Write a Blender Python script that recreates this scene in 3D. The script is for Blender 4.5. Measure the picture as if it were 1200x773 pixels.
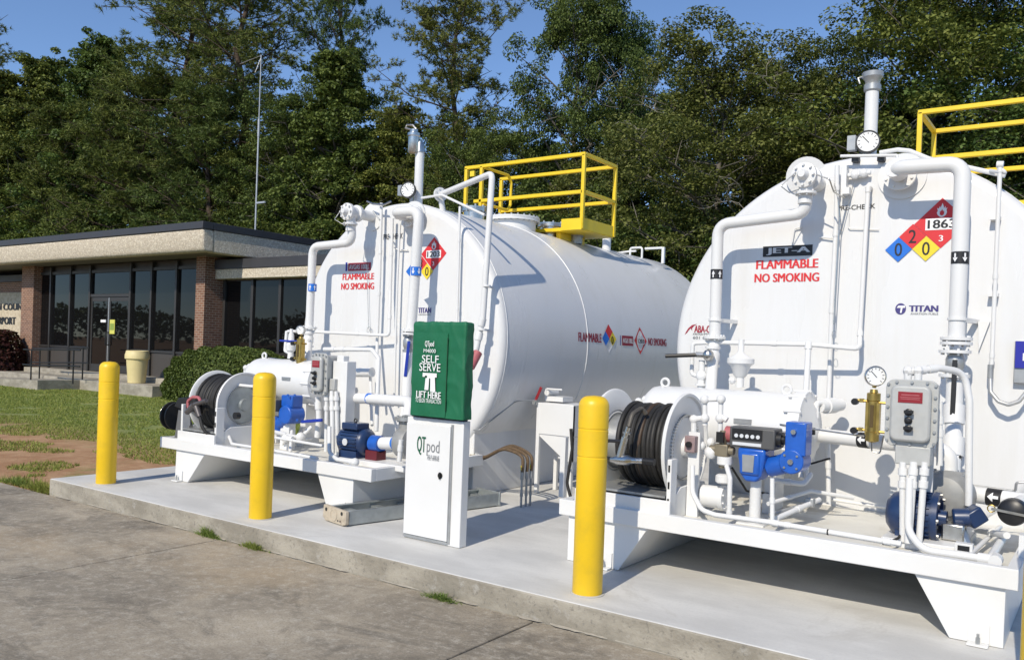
import bpy, bmesh, math, random
import numpy as np
from mathutils import Vector, Matrix
R_ = math.radians
for o in list(bpy.data.objects): bpy.data.objects.remove(o, do_unlink=True)
sc = bpy.context.scene
col = sc.collection
# ------------------------------------------------------------------ camera
FPX, CX, CY = 987.9, 600.0, 417.4
PITCH, ROLL, YAW = -8.017e-3, 3.634e-2, -6.173e-1
CAMZ = 1.47
fw = Vector((math.sin(YAW)*math.cos(PITCH), math.cos(YAW)*math.cos(PITCH), math.sin(PITCH)))
r0 = Vector((math.cos(YAW), -math.sin(YAW), 0)); u0 = r0.cross(fw)
rt = math.cos(ROLL)*r0 + math.sin(ROLL)*u0
up = -math.sin(ROLL)*r0 + math.cos(ROLL)*u0
CAM = Vector((0, 0, CAMZ))
cam = bpy.data.cameras.new('camera'); camo = bpy.data.objects.new('camera', cam); col.objects.link(camo)
M = Matrix(((rt.x, up.x, -fw.x, 0), (rt.y, up.y, -fw.y, 0), (rt.z, up.z, -fw.z, CAMZ), (0, 0, 0, 1)))
camo.matrix_world = M
cam.sensor_width = 36; cam.sensor_fit = 'HORIZONTAL'; cam.lens = 36*FPX/1200
cam.shift_y = (CY-386.5)/1200; cam.clip_end = 2000; cam.clip_start = .05
sc.camera = camo
# ------------------------------------------------------------------ world, sun, exposure
SUN = Vector((.10, -1, .80)).normalized()
w = bpy.data.worlds.new('World'); sc.world = w; w.use_nodes = True
nt = w.node_tree; nt.nodes.clear()
sky = nt.nodes.new('ShaderNodeTexSky'); sky.sky_type = 'NISHITA'; sky.sun_disc = False
sky.sun_elevation = math.asin(SUN.z); sky.sun_rotation = math.atan2(SUN.x, SUN.y)
sky.air_density = .8; sky.dust_density = .0; sky.ozone_density = 4.0; sky.altitude = 900
bg = nt.nodes.new('ShaderNodeBackground'); bg.inputs[1].default_value = .15
wo = nt.nodes.new('ShaderNodeOutputWorld')
nt.links.new(sky.outputs[0], bg.inputs[0]); nt.links.new(bg.outputs[0], wo.inputs[0])
sl = bpy.data.lights.new('sun', 'SUN'); sl.energy = 3.6; sl.angle = R_(.53); sl.color = (1, .915, .77)
so = bpy.data.objects.new('sun', sl); col.objects.link(so)
so.rotation_euler = SUN.to_track_quat('Z', 'Y').to_euler()
vs = sc.view_settings; vs.view_transform = 'Standard'; vs.look = 'None'; vs.exposure = .2; vs.gamma = 1; vs.use_curve_mapping = False

# ------------------------------------------------------------------ helpers
def P(x, y, Y):
    d = fw + rt*((x-CX)/FPX) - up*((y-CY)/FPX)
    return CAM + d*((Y-CAM.y)/d.y)
def PX(x, y, X):
    d = fw + rt*((x-CX)/FPX) - up*((y-CY)/FPX)
    return CAM + d*((X-CAM.x)/d.x)
def PZ(x, y, Z):
    d = fw + rt*((x-CX)/FPX) - up*((y-CY)/FPX)
    return CAM + d*((Z-CAM.z)/d.z)
def PD(x, y, D):          # at a depth along the viewing direction
    return CAM + (fw + rt*((x-CX)/FPX) - up*((y-CY)/FPX))*D

MATS = {}
def lk(t, a, b): t.links.new(a, b)
def mat(name, c, rough=.5, metal=0., var=0., vscale=6., bump=0., bscale=60., coat=0., dark=None, dscale=2.5, damt=0., spec=.5, coords='pos', stretch=None):
    if name in MATS: return MATS[name]
    m = bpy.data.materials.new(name); m.use_nodes = True; t = m.node_tree; b = t.nodes['Principled BSDF']
    b.inputs['Base Color'].default_value = (*c, 1); b.inputs['Roughness'].default_value = rough
    b.inputs['Metallic'].default_value = metal; b.inputs['Coat Weight'].default_value = coat
    b.inputs['Specular IOR Level'].default_value = spec
    if var or bump or damt:
        g = t.nodes.new('ShaderNodeNewGeometry'); src = g.outputs['Position']
        if stretch:
            mp = t.nodes.new('ShaderNodeMapping'); mp.inputs['Scale'].default_value = stretch; lk(t, src, mp.inputs[0]); src = mp.outputs[0]
        cur = None
        if var:
            n = t.nodes.new('ShaderNodeTexNoise'); n.inputs['Scale'].default_value = vscale; n.inputs['Detail'].default_value = 6; lk(t, src, n.inputs['Vector'])
            r = t.nodes.new('ShaderNodeMapRange'); r.inputs[1].default_value = .3; r.inputs[2].default_value = .7
            r.inputs[3].default_value = 1-var; r.inputs[4].default_value = 1+var*.6; lk(t, n.outputs[0], r.inputs[0])
            mx = t.nodes.new('ShaderNodeVectorMath'); mx.operation = 'SCALE'; mx.inputs[0].default_value = c; lk(t, r.outputs[0], mx.inputs['Scale'])
            cur = mx.outputs[0]
            r2 = t.nodes.new('ShaderNodeMapRange'); r2.inputs[3].default_value = max(0, rough-.12); r2.inputs[4].default_value = min(1, rough+.12); lk(t, n.outputs[0], r2.inputs[0]); lk(t, r2.outputs[0], b.inputs['Roughness'])
        if damt:
            n = t.nodes.new('ShaderNodeTexNoise'); n.inputs['Scale'].default_value = dscale; n.inputs['Detail'].default_value = 8; n.inputs['Roughness'].default_value = .65; lk(t, src, n.inputs['Vector'])
            r = t.nodes.new('ShaderNodeMapRange'); r.inputs[1].default_value = .5; r.inputs[2].default_value = .72; r.inputs[4].default_value = damt; lk(t, n.outputs[0], r.inputs[0])
            mx = t.nodes.new('ShaderNodeMix'); mx.data_type = 'RGBA'; lk(t, r.outputs[0], mx.inputs[0])
            if cur: lk(t, cur, mx.inputs[6])
            else: mx.inputs[6].default_value = (*c, 1)
            mx.inputs[7].default_value = (*(dark or (.2, .18, .15)), 1); cur = mx.outputs[2]
        if cur: lk(t, cur, b.inputs['Base Color'])
        if bump:
            n = t.nodes.new('ShaderNodeTexNoise'); n.inputs['Scale'].default_value = bscale; n.inputs['Detail'].default_value = 5; lk(t, src, n.inputs['Vector'])
            bp = t.nodes.new('ShaderNodeBump'); bp.inputs['Strength'].default_value = bump; bp.inputs['Distance'].default_value = .01; lk(t, n.outputs[0], bp.inputs['Height']); lk(t, bp.outputs[0], b.inputs['Normal'])
    MATS[name] = m; return m

class MB:
    def __init__(s): s.v = []; s.f = []
    def add(s, vs, fs):
        n = len(s.v); s.v += [tuple(v) for v in vs]; s.f += [tuple(i+n for i in f) for f in fs]; return s
    def box(s, a, b):
        x0, x1 = sorted((a[0], b[0])); y0, y1 = sorted((a[1], b[1])); z0, z1 = sorted((a[2], b[2]))
        return s.add([(x0,y0,z0),(x1,y0,z0),(x1,y1,z0),(x0,y1,z0),(x0,y0,z1),(x1,y0,z1),(x1,y1,z1),(x0,y1,z1)],
                     [(0,3,2,1),(4,5,6,7),(0,1,5,4),(1,2,6,5),(2,3,7,6),(3,0,4,7)])
    def cb(s, c, d): return s.box([c[i]-d[i]/2 for i in range(3)], [c[i]+d[i]/2 for i in range(3)])
    def bar(s, p, q, wd, ht, upv=(0,0,1)):
        p, q = Vector(p), Vector(q); d = (q-p).normalized(); upv = Vector(upv)
        if abs(d.dot(upv)) > .99: upv = Vector((1, 0, 0))
        sd = d.cross(upv).normalized(); uu = sd.cross(d)
        vs = [e + sd*(a*wd/2) + uu*(b*ht/2) for e in (p, q) for a, b in ((-1,-1),(1,-1),(1,1),(-1,1))]
        return s.add(vs, [(0,1,2,3),(7,6,5,4),(0,4,5,1),(1,5,6,2),(2,6,7,3),(3,7,4,0)])
    def cyl(s, p, q, r, r2=None, n=16, caps=True):
        p, q = Vector(p), Vector(q); r2 = r if r2 is None else r2
        return s.lathe([(0, 0)]*0 + [(r, 0), (r2, (q-p).length)], p, q-p, n, caps)
    def lathe(s, prof, o, ax, n=24, caps=True):
        o = Vector(o); ax = Vector(ax).normalized(); t = Vector((0, 0, 1)) if abs(ax.z) < .9 else Vector((1, 0, 0))
        a = ax.cross(t).normalized(); b = ax.cross(a)
        vs = []; fs = []; k = len(prof)
        for r, h in prof:
            for i in range(n):
                th = 2*math.pi*i/n; vs.append(o + ax*h + a*(r*math.cos(th)) + b*(r*math.sin(th)))
        for j in range(k-1):
            for i in range(n):
                i2 = (i+1) % n; fs.append((j*n+i, j*n+i2, (j+1)*n+i2, (j+1)*n+i))
        if caps:
            if prof[0][0] > 1e-5: fs.append(tuple(range(n))[::-1])
            if prof[-1][0] > 1e-5: fs.append(tuple((k-1)*n+i for i in range(n)))
        return s.add(vs, fs)
    def sphere(s, c, r, n=12, sc=(1,1,1)):
        m = n//2; prof = [(r*math.sin(math.pi*i/m), -r*math.cos(math.pi*i/m)) for i in range(m+1)]
        k = len(s.v); s.lathe(prof, (0,0,0), (0,0,1), n, False)
        for i in range(k, len(s.v)): v = s.v[i]; s.v[i] = (c[0]+v[0]*sc[0], c[1]+v[1]*sc[1], c[2]+v[2]*sc[2])
        return s
    def prism(s, pts, ext):
        n = len(pts); e = Vector(ext); vs = [Vector(p) for p in pts] + [Vector(p)+e for p in pts]
        return s.add(vs, [tuple(range(n))[::-1], tuple(range(n, 2*n))] + [(i, (i+1) % n, n+(i+1) % n, n+i) for i in range(n)])
    def tube(s, pts, r, fil=0., n=12, caps=True, closed=False):
        pts = [Vector(p) for p in pts]; path = []
        rr = list(r) if isinstance(r, (list, tuple)) else None
        if fil and not rr:
            for i, p in enumerate(pts):
                if i in (0, len(pts)-1): path.append(p); continue
                a = (pts[i-1]-p); b = (pts[i+1]-p); la, lb = a.length, b.length; a.normalize(); b.normalize()
                ang = a.angle(b)
                if ang > 3.05: path.append(p); continue
                d = min(fil/math.tan(ang/2), la*.49, lb*.49)
                p0, p1 = p+a*d, p+b*d
                for k in range(8):
                    t = k/7; path.append(p0*(1-t)**2 + p*(2*t*(1-t)) + p1*t*t)
        else: path = pts
        k = len(path); vs = []; fs = []
        d0 = (path[1]-path[0]).normalized(); t = Vector((0,0,1)) if abs(d0.z) < .9 else Vector((1,0,0)); a = d0.cross(t).normalized()
        for i, p in enumerate(path):
            if closed: d = path[(i+1) % k]-path[i-1]
            else: d = path[min(i+1, k-1)]-path[max(i-1, 0)]
            if d.length < 1e-9: d = d0
            d.normalize(); a = (a - d*a.dot(d)); 
            if a.length < 1e-6: a = d.orthogonal()
            a.normalize(); b = d.cross(a); q = rr[i] if rr else r
            if not rr and 0 < i < k-1 and not closed:
                c_ = (path[i]-path[i-1]).normalized().dot((path[i+1]-path[i]).normalized())
            for j in range(n):
                th = 2*math.pi*j/n; vs.append(p + a*(q*math.cos(th)) + b*(q*math.sin(th)))
        for i in range(k if closed else k-1):
            i2 = (i+1) % k
            for j in range(n): j2 = (j+1) % n; fs.append((i*n+j, i*n+j2, i2*n+j2, i2*n+j))
        if caps and not closed: fs.append(tuple(range(n))[::-1]); fs.append(tuple((k-1)*n+j for j in range(n)))
        return s.add(vs, fs)
    def flange(s, c, ax, r, t=.022, nb=8, n=24):
        c = Vector(c); ax = Vector(ax).normalized(); s.cyl(c-ax*t/2, c+ax*t/2, r, n=n)
        a = ax.orthogonal().normalized(); b = ax.cross(a)
        for i in range(nb):
            th = 2*math.pi*(i+.5)/nb; q = c + (a*math.cos(th)+b*math.sin(th))*r*.8
            s.cyl(q-ax*(t/2+.012), q+ax*(t/2+.012), r*.085, n=6)
        return s
BASE = {}
def link(o, parent):
    col.objects.link(o)
    if parent: o.parent = parent
def thing(name, loc, label, cat, group=None):
    o = bpy.data.objects.new(name, None); col.objects.link(o); o.location = loc; o.empty_display_size = .1
    o['label'] = label; o['category'] = cat
    if group: o['group'] = group
    BASE[o.name] = Vector(loc); return o
def tag(o, label, cat, group=None):
    o['label'] = label; o['category'] = cat
    if group: o['group'] = group
    return o
def finish(me, m, smooth=35):
    me.materials.append(m)
    me.polygons.foreach_set('use_smooth', [True]*len(me.polygons))
    me.set_sharp_from_angle(angle=R_(smooth)); me.update()
def part(name, mb, m, parent=None, bevel=0., smooth=35, label=None, kind=None, origin=None):
    base = BASE[parent.name] if parent else Vector(origin or (0, 0, 0))
    me = bpy.data.meshes.new(name)
    me.from_pydata([(v[0]-base.x, v[1]-base.y, v[2]-base.z) for v in mb.v], [], mb.f)
    bm = bmesh.new(); bm.from_mesh(me); bmesh.ops.recalc_face_normals(bm, faces=bm.faces); bm.to_mesh(me); bm.free()
    finish(me, m, smooth)
    o = bpy.data.objects.new(name, me); link(o, parent); BASE[o.name] = base
    if not parent: o.location = base
    if bevel:
        b = o.modifiers.new('bevel', 'BEVEL'); b.width = bevel; b.segments = 2; b.limit_method = 'ANGLE'; b.angle_limit = R_(40)
    if label: o['label'] = label
    if kind or name in STUFF: o['kind'] = kind or 'stuff'
    return o
STUFF = {'bolts', 'bolt', 'cooling_fins', 'knobs', 'fittings', 'digit_wheel', 'slots', 'fan_slots', 'plate_lines', 'holes', 'ring_gear', 'plate_lines', 'tape_band', 'foot', 'mortar_fillet'}
def struct(o): o['kind'] = 'structure'; return o
def text_mesh(body, bold=0.):
    c = bpy.data.curves.new('lettering', 'FONT'); c.body = body; c.size = 1; c.offset = bold; c.resolution_u = 3; c.space_line = .9
    o = bpy.data.objects.new('lettering', c); col.objects.link(o)
    dg = bpy.context.evaluated_depsgraph_get(); dg.update()
    me = bpy.data.meshes.new_from_object(o.evaluated_get(dg)); bpy.data.objects.remove(o); bpy.data.curves.remove(c)
    vs = np.array([v.co[:] for v in me.vertices]); fs = [tuple(p.vertices) for p in me.polygons]; bpy.data.meshes.remove(me)
    lo = vs.min(0); hi = vs.max(0); vs = vs-lo; vs[:, 0] /= hi[0]-lo[0]; vs[:, 1] /= hi[1]-lo[1]
    return vs, fs
def text(body, f, m, parent, bold=.02, name='lettering', nrm=(0, -1, 0)):
    """f(a,b) maps the unit square to the surface; bold letters are struck three times side by side"""
    vs, fs = text_mesh(body, 0); mb = MB(); nv = Vector(nrm); k = bold*2.2/max(1, len(body)*.55)
    for i, dx in enumerate((-k, 0, k) if bold > .004 else (0,)):
        mb.add([Vector(f(k+v[0]*(1-2*k)+dx, v[1]))+nv*(.0004*i) for v in vs], fs)
    return flatpart(name, mb, m, parent)
def flatpart(name, mb, m, parent):
    base = BASE[parent.name]; me = bpy.data.meshes.new(name)
    me.from_pydata([tuple(Vector(v)-base) for v in mb.v], [], mb.f); me.materials.append(m); me.update()
    o = bpy.data.objects.new(name, me); link(o, parent); BASE[o.name] = base; return o
def rect_on(a, b, off):          # upright rectangle facing -Y: a lower-left, b upper-right world points
    return lambda s, t: (a.x+(b.x-a.x)*s, a.y-off, a.z+(b.z-a.z)*t)
def poly_on(f, pts): return MB().add([f(*p) for p in pts], [tuple(range(len(pts)))])

# ------------------------------------------------------------------ materials
WHITE = mat('white_paint', (.72, .72, .71), .38, var=.035, vscale=2.2, bump=.03, bscale=25, dark=(.55, .52, .46), dscale=3.1, damt=.10)
TANKW = mat('tank_white_paint', (.70, .70, .695), .3, var=.02, vscale=.9, bump=.012, bscale=3, dark=(.56, .54, .48), dscale=2.2, damt=.22, stretch=(3, 3, .35))
DECKW = mat('dirty_white_deck', (.70, .685, .63), .55, var=.08, vscale=5, bump=.05, bscale=40, dark=(.46, .41, .31), dscale=2.6, damt=.75)
YEL = mat('yellow_plastic', (.82, .53, .014), .42, var=.05, vscale=4, bump=.015, bscale=30, dark=(.42, .30, .05), dscale=9, damt=.2)
YELP = mat('yellow_paint', (.80, .56, .016), .45, var=.06, vscale=6, dark=(.45, .30, .03), dscale=4, damt=.2)
GREY = mat('grey_metal', (.40, .41, .41), .42, metal=.55, var=.12, vscale=14)
BOXG = mat('grey_enclosure', (.45, .455, .44), .5, metal=.15, var=.06, vscale=20, bump=.05, bscale=120)
STEEL = mat('stainless_steel', (.55, .54, .51), .3, metal=1., var=.1, vscale=20)
BLACK = mat('black_rubber', (.018, .017, .016), .6, var=.3, vscale=25, bump=.08, bscale=200)
BLACKP = mat('black_plastic', (.012, .012, .013), .4)
BROWNH = mat('brown_rubber', (.055, .032, .018), .6, var=.5, vscale=30)
HOSEB = mat('grey_hose', (.085, .075, .062), .55, var=.25, vscale=20)
BLUE = mat('blue_enamel', (.012, .10, .46), .38, var=.12, vscale=16, coat=.25)
NAVY = mat('navy_enamel', (.013, .034, .10), .36, var=.15, vscale=14, coat=.25)
BLUEH = mat('blue_grip', (.01, .035, .34), .45)
BRASS = mat('brass', (.46, .33, .10), .38, metal=.9, var=.15, vscale=25)
RED = mat('red_print', (.62, .025, .03), .5)
REDP = mat('red_paint', (.26, .014, .022), .45, var=.1)
PINK = mat('faded_red_guard', (.42, .12, .13), .55, var=.15, vscale=20)
DRED = mat('dark_red_print', (.32, .018, .04), .5)
BLUEP = mat('blue_print', (.01, .15, .60), .5)
BLUED = mat('dark_blue_print', (.015, .02, .30), .45)
YELD = mat('yellow_print', (.78, .60, .03), .5)
WHT = mat('white_print', (.80, .80, .80), .5)
LGR = mat('light_grey_print', (.60, .62, .64), .5)
BLK = mat('black_print', (.012, .012, .014), .5)
PURP = mat('violet_print', (.055, .045, .19), .5)
GREYP = mat('grey_print', (.20, .21, .22), .5)
DKGRN = mat('dark_green_print', (.01, .10, .05), .5)
GLASSG = mat('gauge_face', (.78, .78, .76), .15, coat=.6)
TAN = mat('tan_plastic', (.50, .43, .33), .6, var=.12, vscale=25, dark=(.22, .17, .12), dscale=14, damt=.5)
FIBER = mat('galvanized_aluminium', (.42, .45, .45), .38, metal=.6, var=.14, vscale=15)
GREEN = mat('green_vinyl', (.005, .125, .052), .55, var=.08, vscale=8, bump=.35, bscale=9)
COAX = mat('galvanized_conduit', (.50, .50, .49), .4, metal=.5, var=.1, vscale=30)
CREAM = mat('cream_plastic', (.72, .60, .30), .5, var=.06, vscale=5)
DMET = mat('dark_bronze_metal', (.035, .032, .030), .45, var=.1, vscale=5)
COPING = mat('dark_grey_coping', (.042, .042, .048), .5, var=.1, vscale=3)
IRON = mat('black_iron', (.01, .01, .01), .5)
class NT:
    def __init__(s, name):
        s.m = bpy.data.materials.new(name); s.m.use_nodes = True; s.t = s.m.node_tree; s.b = s.t.nodes['Principled BSDF']
        g = s.t.nodes.new('ShaderNodeNewGeometry'); s.geo = g; s.pos = g.outputs['Position']
    def noise(s, scale, detail=6, rough=.55, stretch=None, dist=0.):
        n = s.t.nodes.new('ShaderNodeTexNoise'); n.inputs['Scale'].default_value = scale; n.inputs['Detail'].default_value = detail
        n.inputs['Roughness'].default_value = rough; n.inputs['Distortion'].default_value = dist; src = s.pos
        if stretch:
            mp = s.t.nodes.new('ShaderNodeMapping'); mp.inputs['Scale'].default_value = stretch; lk(s.t, src, mp.inputs[0]); src = mp.outputs[0]
        lk(s.t, src, n.inputs['Vector']); return n.outputs[0]
    def rng(s, x, a, b, c=0., d=1.):
        r = s.t.nodes.new('ShaderNodeMapRange'); r.interpolation_type = 'SMOOTHSTEP'
        for i, v in enumerate((a, b, c, d)): r.inputs[i+1].default_value = v
        lk(s.t, x, r.inputs[0]); return r.outputs[0]
    def mix(s, f, a, b, mode='MIX'):
        m = s.t.nodes.new('ShaderNodeMix'); m.data_type = 'RGBA'; m.blend_type = mode
        for i, v in ((0, f), (6, a), (7, b)):
            if isinstance(v, (int, float)): m.inputs[i].default_value = v
            elif isinstance(v, tuple): m.inputs[i].default_value = (*v, 1)
            else: lk(s.t, v, m.inputs[i])
        return m.outputs[2]
    def mul(s, a, b):
        m = s.t.nodes.new('ShaderNodeMath'); m.operation = 'MULTIPLY'
        for i, v in ((0, a), (1, b)):
            if isinstance(v, (int, float)): m.inputs[i].default_value = v
            else: lk(s.t, v, m.inputs[i])
        return m.outputs[0]
    def xyz(s):
        x = s.t.nodes.new('ShaderNodeSeparateXYZ'); lk(s.t, s.pos, x.inputs[0]); return x.outputs
    def color(s, c): lk(s.t, c, s.b.inputs['Base Color'])
    def bump(s, h, st=.3, dist=.01):
        bp = s.t.nodes.new('ShaderNodeBump'); bp.inputs['Strength'].default_value = st; bp.inputs['Distance'].default_value = dist
        lk(s.t, h, bp.inputs['Height']); lk(s.t, bp.outputs[0], s.b.inputs['Normal'])
    def rough(s, v): s.b.inputs['Roughness'].default_value = v
# new light concrete of the pad
n = NT('pad_concrete')
c = n.mix(n.rng(n.noise(1.1, 7, .6, (1, 2.2, 1)), .35, .68), (.53, .52, .495), (.66, .65, .62))
c = n.mix(n.rng(n.noise(55, 4), .45, .75, 0, .25), c, (.44, .44, .43))
c = n.mix(n.rng(n.noise(4.3, 8, .7), .60, .75, 0, .35), c, (.47, .45, .41)); c = n.mix(n.rng(n.noise(.8, 10, .75, (1, 1, 1), 1.2), .56, .66, 0, .45), c, (.46, .44, .40)); c = n.mix(n.rng(n.noise(11, 6, .8), .62, .70, 0, .5), c, (.40, .36, .30)); n.color(c); n.rough(.8)
n.bump(n.noise(70, 5), .25, .004); PADC = n.m
n = NT('kerb_concrete')
c = n.mix(n.rng(n.noise(2.2, 8, .65, (1, 1, 2)), .35, .66), (.25, .225, .18), (.40, .365, .30))
c = n.mix(n.rng(n.noise(9, 8, .7), .55, .7, 0, .7), c, (.42, .40, .36))
c = n.mix(n.rng(n.noise(40, 5), .55, .72, 0, .5), c, (.12, .11, .10)); n.color(c); n.rough(.9); n.bump(n.noise(35, 7, .65), .55, .012); KERBC = n.m
n = NT('old_apron_concrete')
c = n.mix(n.rng(n.noise(1.1, 10, .72, dist=.3), .30, .70), (.235, .198, .148), (.455, .39, .295))
c = n.mix(n.rng(n.noise(.9, 12, .78, (1, 2.0, 1), .9), .47, .62, 0, .75), c, (.15, .13, .10))
c = n.mix(n.rng(n.noise(.8, 7, .62, (1, 1.5, 1), .5), .52, .66, 0, .5), c, (.155, .135, .105))
c = n.mix(n.rng(n.noise(.45, 6, .6), .52, .70, 0, .65), c, (.47, .36, .23))
c = n.mix(n.rng(n.noise(17, 8, .8), .46, .70, 0, .55), c, (.60, .55, .46))
c = n.mix(n.rng(n.noise(75, 5, .75), .48, .70, 0, .60), c, (.12, .108, .09)); n.color(c); n.rough(.9); n.bump(n.noise(45, 9, .8), .5, .01); APRC = n.m
# lawn ground with a strip of bare red-brown soil along the pad
n = NT('lawn_ground'); xs = n.xyz()
g = n.mix(n.rng(n.noise(1.3, 7, .6), .35, .7), (.15, .20, .045), (.28, .29, .09))
so_ = n.mix(n.rng(n.noise(2.5, 8, .7), .35, .7), (.36, .19, .09), (.50, .31, .17))
f1 = n.rng(xs[1], 8.4, 6.3); f2 = n.rng(n.noise(.9, 6, .6), .36, .62)
strip = n.mul(f1, n.rng(n.noise(1.2, 7, .65), .26, .46, 0, 1)); patch = n.rng(n.noise(.23, 6, .7), .60, .70, 0, .8)
c = n.mix(strip, g, so_); c = n.mix(patch, c, so_); n.color(c); n.rough(.95); n.bump(n.noise(30, 8, .7), .6, .03); LAWN = n.m
# brick
n = NT('red_brick')
bt = n.t.nodes.new('ShaderNodeTexBrick'); bt.inputs['Scale'].default_value = 1; bt.inputs['Brick Width'].default_value = .2; bt.inputs['Row Height'].default_value = .067
bt.inputs['Mortar Size'].default_value = .007; bt.inputs['Color1'].default_value = (.16, .070, .042, 1); bt.inputs['Color2'].default_value = (.26, .125, .075, 1); bt.inputs['Mortar'].default_value = (.36, .30, .24, 1); bt.inputs['Bias'].default_value = -.1
x = n.xyz(); cm = n.t.nodes.new('ShaderNodeCombineXYZ'); ad = n.t.nodes.new('ShaderNodeMath'); lk(n.t, x[0], ad.inputs[0]); lk(n.t, x[1], ad.inputs[1])
lk(n.t, ad.outputs[0], cm.inputs[0]); lk(n.t, x[2], cm.inputs[1]); lk(n.t, cm.outputs[0], bt.inputs['Vector']); n.color(bt.outputs[0]); n.rough(.85); n.bump(bt.outputs['Fac'], -.6, .006) if False else None; BRICK = n.m
# exposed aggregate fascia
n = NT('exposed_aggregate')
vo = n.t.nodes.new('ShaderNodeTexVoronoi'); vo.inputs['Scale'].default_value = 24; lk(n.t, n.pos, vo.inputs['Vector'])
c = n.mix(n.rng(n.noise(14, 7, .75), .36, .66), (.56, .48, .37), (.88, .80, .65)); c = n.mix(n.rng(vo.outputs['Distance'], .25, .6, 0, .5), c, (.40, .33, .25)); n.color(c); n.rough(.9); n.bump(n.noise(24, 6, .7), .9, .04); AGG = n.m
n = NT('sign_stone'); c = n.mix(n.rng(n.noise(9, 7, .7), .35, .65), (.42, .35, .25), (.58, .50, .38)); n.color(c); n.rough(.9); n.bump(n.noise(30, 6), .4, .01); SIGNST = n.m
# dark tinted glass
n = NT('tinted_glass'); n.b.inputs['Base Color'].default_value = (.006, .006, .0065, 1); n.rough(.015); n.b.inputs['IOR'].default_value = 1.31
n.bump(n.noise(.9, 2), .03, .02); GLASS = n.m
def leafmat(name, ca, cb, tr=.35):
    n = NT(name); t = n.t
    rnd = n.geo.outputs['Random Per Island']
    c = n.mix(n.rng(rnd, 0, 1), ca, cb); oi = t.nodes.new('ShaderNodeObjectInfo')
    c = n.mix(1., c, n.mix(oi.outputs['Random'], (.72, .88, .85), (1.28, 1.12, .95)), 'MULTIPLY'); n.color(c); n.rough(.55); n.b.inputs['Specular IOR Level'].default_value = .25
    tl = t.nodes.new('ShaderNodeBsdfTranslucent'); c2 = n.mix(.5, c, (.10, .13, .02)); lk(t, c2, tl.inputs[0])
    mx = t.nodes.new('ShaderNodeMixShader'); mx.inputs[0].default_value = tr
    lk(t, n.b.outputs[0], mx.inputs[1]); lk(t, tl.outputs[0], mx.inputs[2]); lk(t, mx.outputs[0], t.nodes['Material Output'].inputs[0]); return n.m
LEAF1 = leafmat('leaf_mid_green', (.040, .066, .014), (.215, .26, .068))
LEAF2 = leafmat('leaf_olive', (.050, .066, .015), (.235, .25, .075))
LEAF3 = leafmat('leaf_deep_green', (.030, .054, .013), (.165, .22, .062))
NEED = leafmat('pine_needles', (.038, .062, .014), (.205, .24, .065), .25)
HEDGE = leafmat('hedge_leaf', (.06, .085, .018), (.19, .215, .055), .25)
REDL = leafmat('maroon_leaf', (.035, .010, .012), (.075, .025, .022), .25)
GRASS = leafmat('grass_blade', (.16, .23, .045), (.32, .35, .10), .3)
BARK = mat('pine_bark', (.085, .060, .045), .9, var=.35, vscale=9, bump=.6, bscale=20)
BARKG = mat('grey_bark', (.13, .115, .095), .9, var=.3, vscale=8, bump=.5, bscale=20)
DEAD = mat('weathered_dead_wood', (.27, .245, .20), .85, var=.25, vscale=6)

# ------------------------------------------------------------------ setting: ground, apron, pad, walk
AZ = -.16
mb = MB(); mb.add([(-500, -500, AZ-.03), (500, -500, AZ-.03), (500, 500, AZ-.03), (-500, 500, AZ-.03)], [(0, 1, 2, 3)])
struct(part('ground', mb, LAWN))
EY = 4.26                                # front edge of the pad
slab_edges = [-8.951, -5.864, -2.777, .31, 3.4, 6.5, 9.6]
apron = part('apron', MB().box((-42, -24, AZ-.4), (26, EY-.004, AZ-.05)), KERBC); struct(apron)
xs_ = [slab_edges[0]-3.087*i for i in range(10, 0, -1)] + slab_edges
for i in range(len(xs_)-1):
    ysl = [-24, -15, -8.2, -2.1, EY-.012]
    for j in range(4):
        if xs_[i+1] < -9 and j == 3: pass
        b = MB().box((xs_[i]+.006, ysl[j]+.006, AZ-.049), (xs_[i+1]-.006, ysl[j+1]-.006, AZ))
        part('concrete_slab', b, APRC, apron, bevel=.006)
# pad: light top, weathered front face
pad = struct(part('fuel_pad', MB().box((-8.7, EY, -.6), (4.2, 14.2, 0)), PADC, bevel=.014))
pad.data.materials.append(KERBC)
for p in pad.data.polygons:
    if abs(p.normal.z) < .5: p.material_index = 1
# broken mortar fillet along the foot of the kerb
rng = random.Random(5); mb = MB()
x = -8.6
while x < 1:
    L = rng.uniform(.08, .5); d = rng.uniform(.006, .03)
    k = 5; t0 = [(x+L*i/k, EY-(d*rng.uniform(.4, 1) if 0 < i < k else .003), AZ+.003) for i in range(k+1)]; t1 = [(x+L*i/k, EY-.001, AZ+rng.uniform(.004, .012)) for i in range(k+1)]
    mb.add(t0+t1, [(i, i+1, k+2+i, k+1+i) for i in range(k)]); x += L+rng.choice((0, 0, .05, .3))
part('mortar_fillet', mb, mat('pale_mortar', (.36, .325, .265), .95, var=.2, vscale=15, bump=.6, bscale=40), apron)

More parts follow.
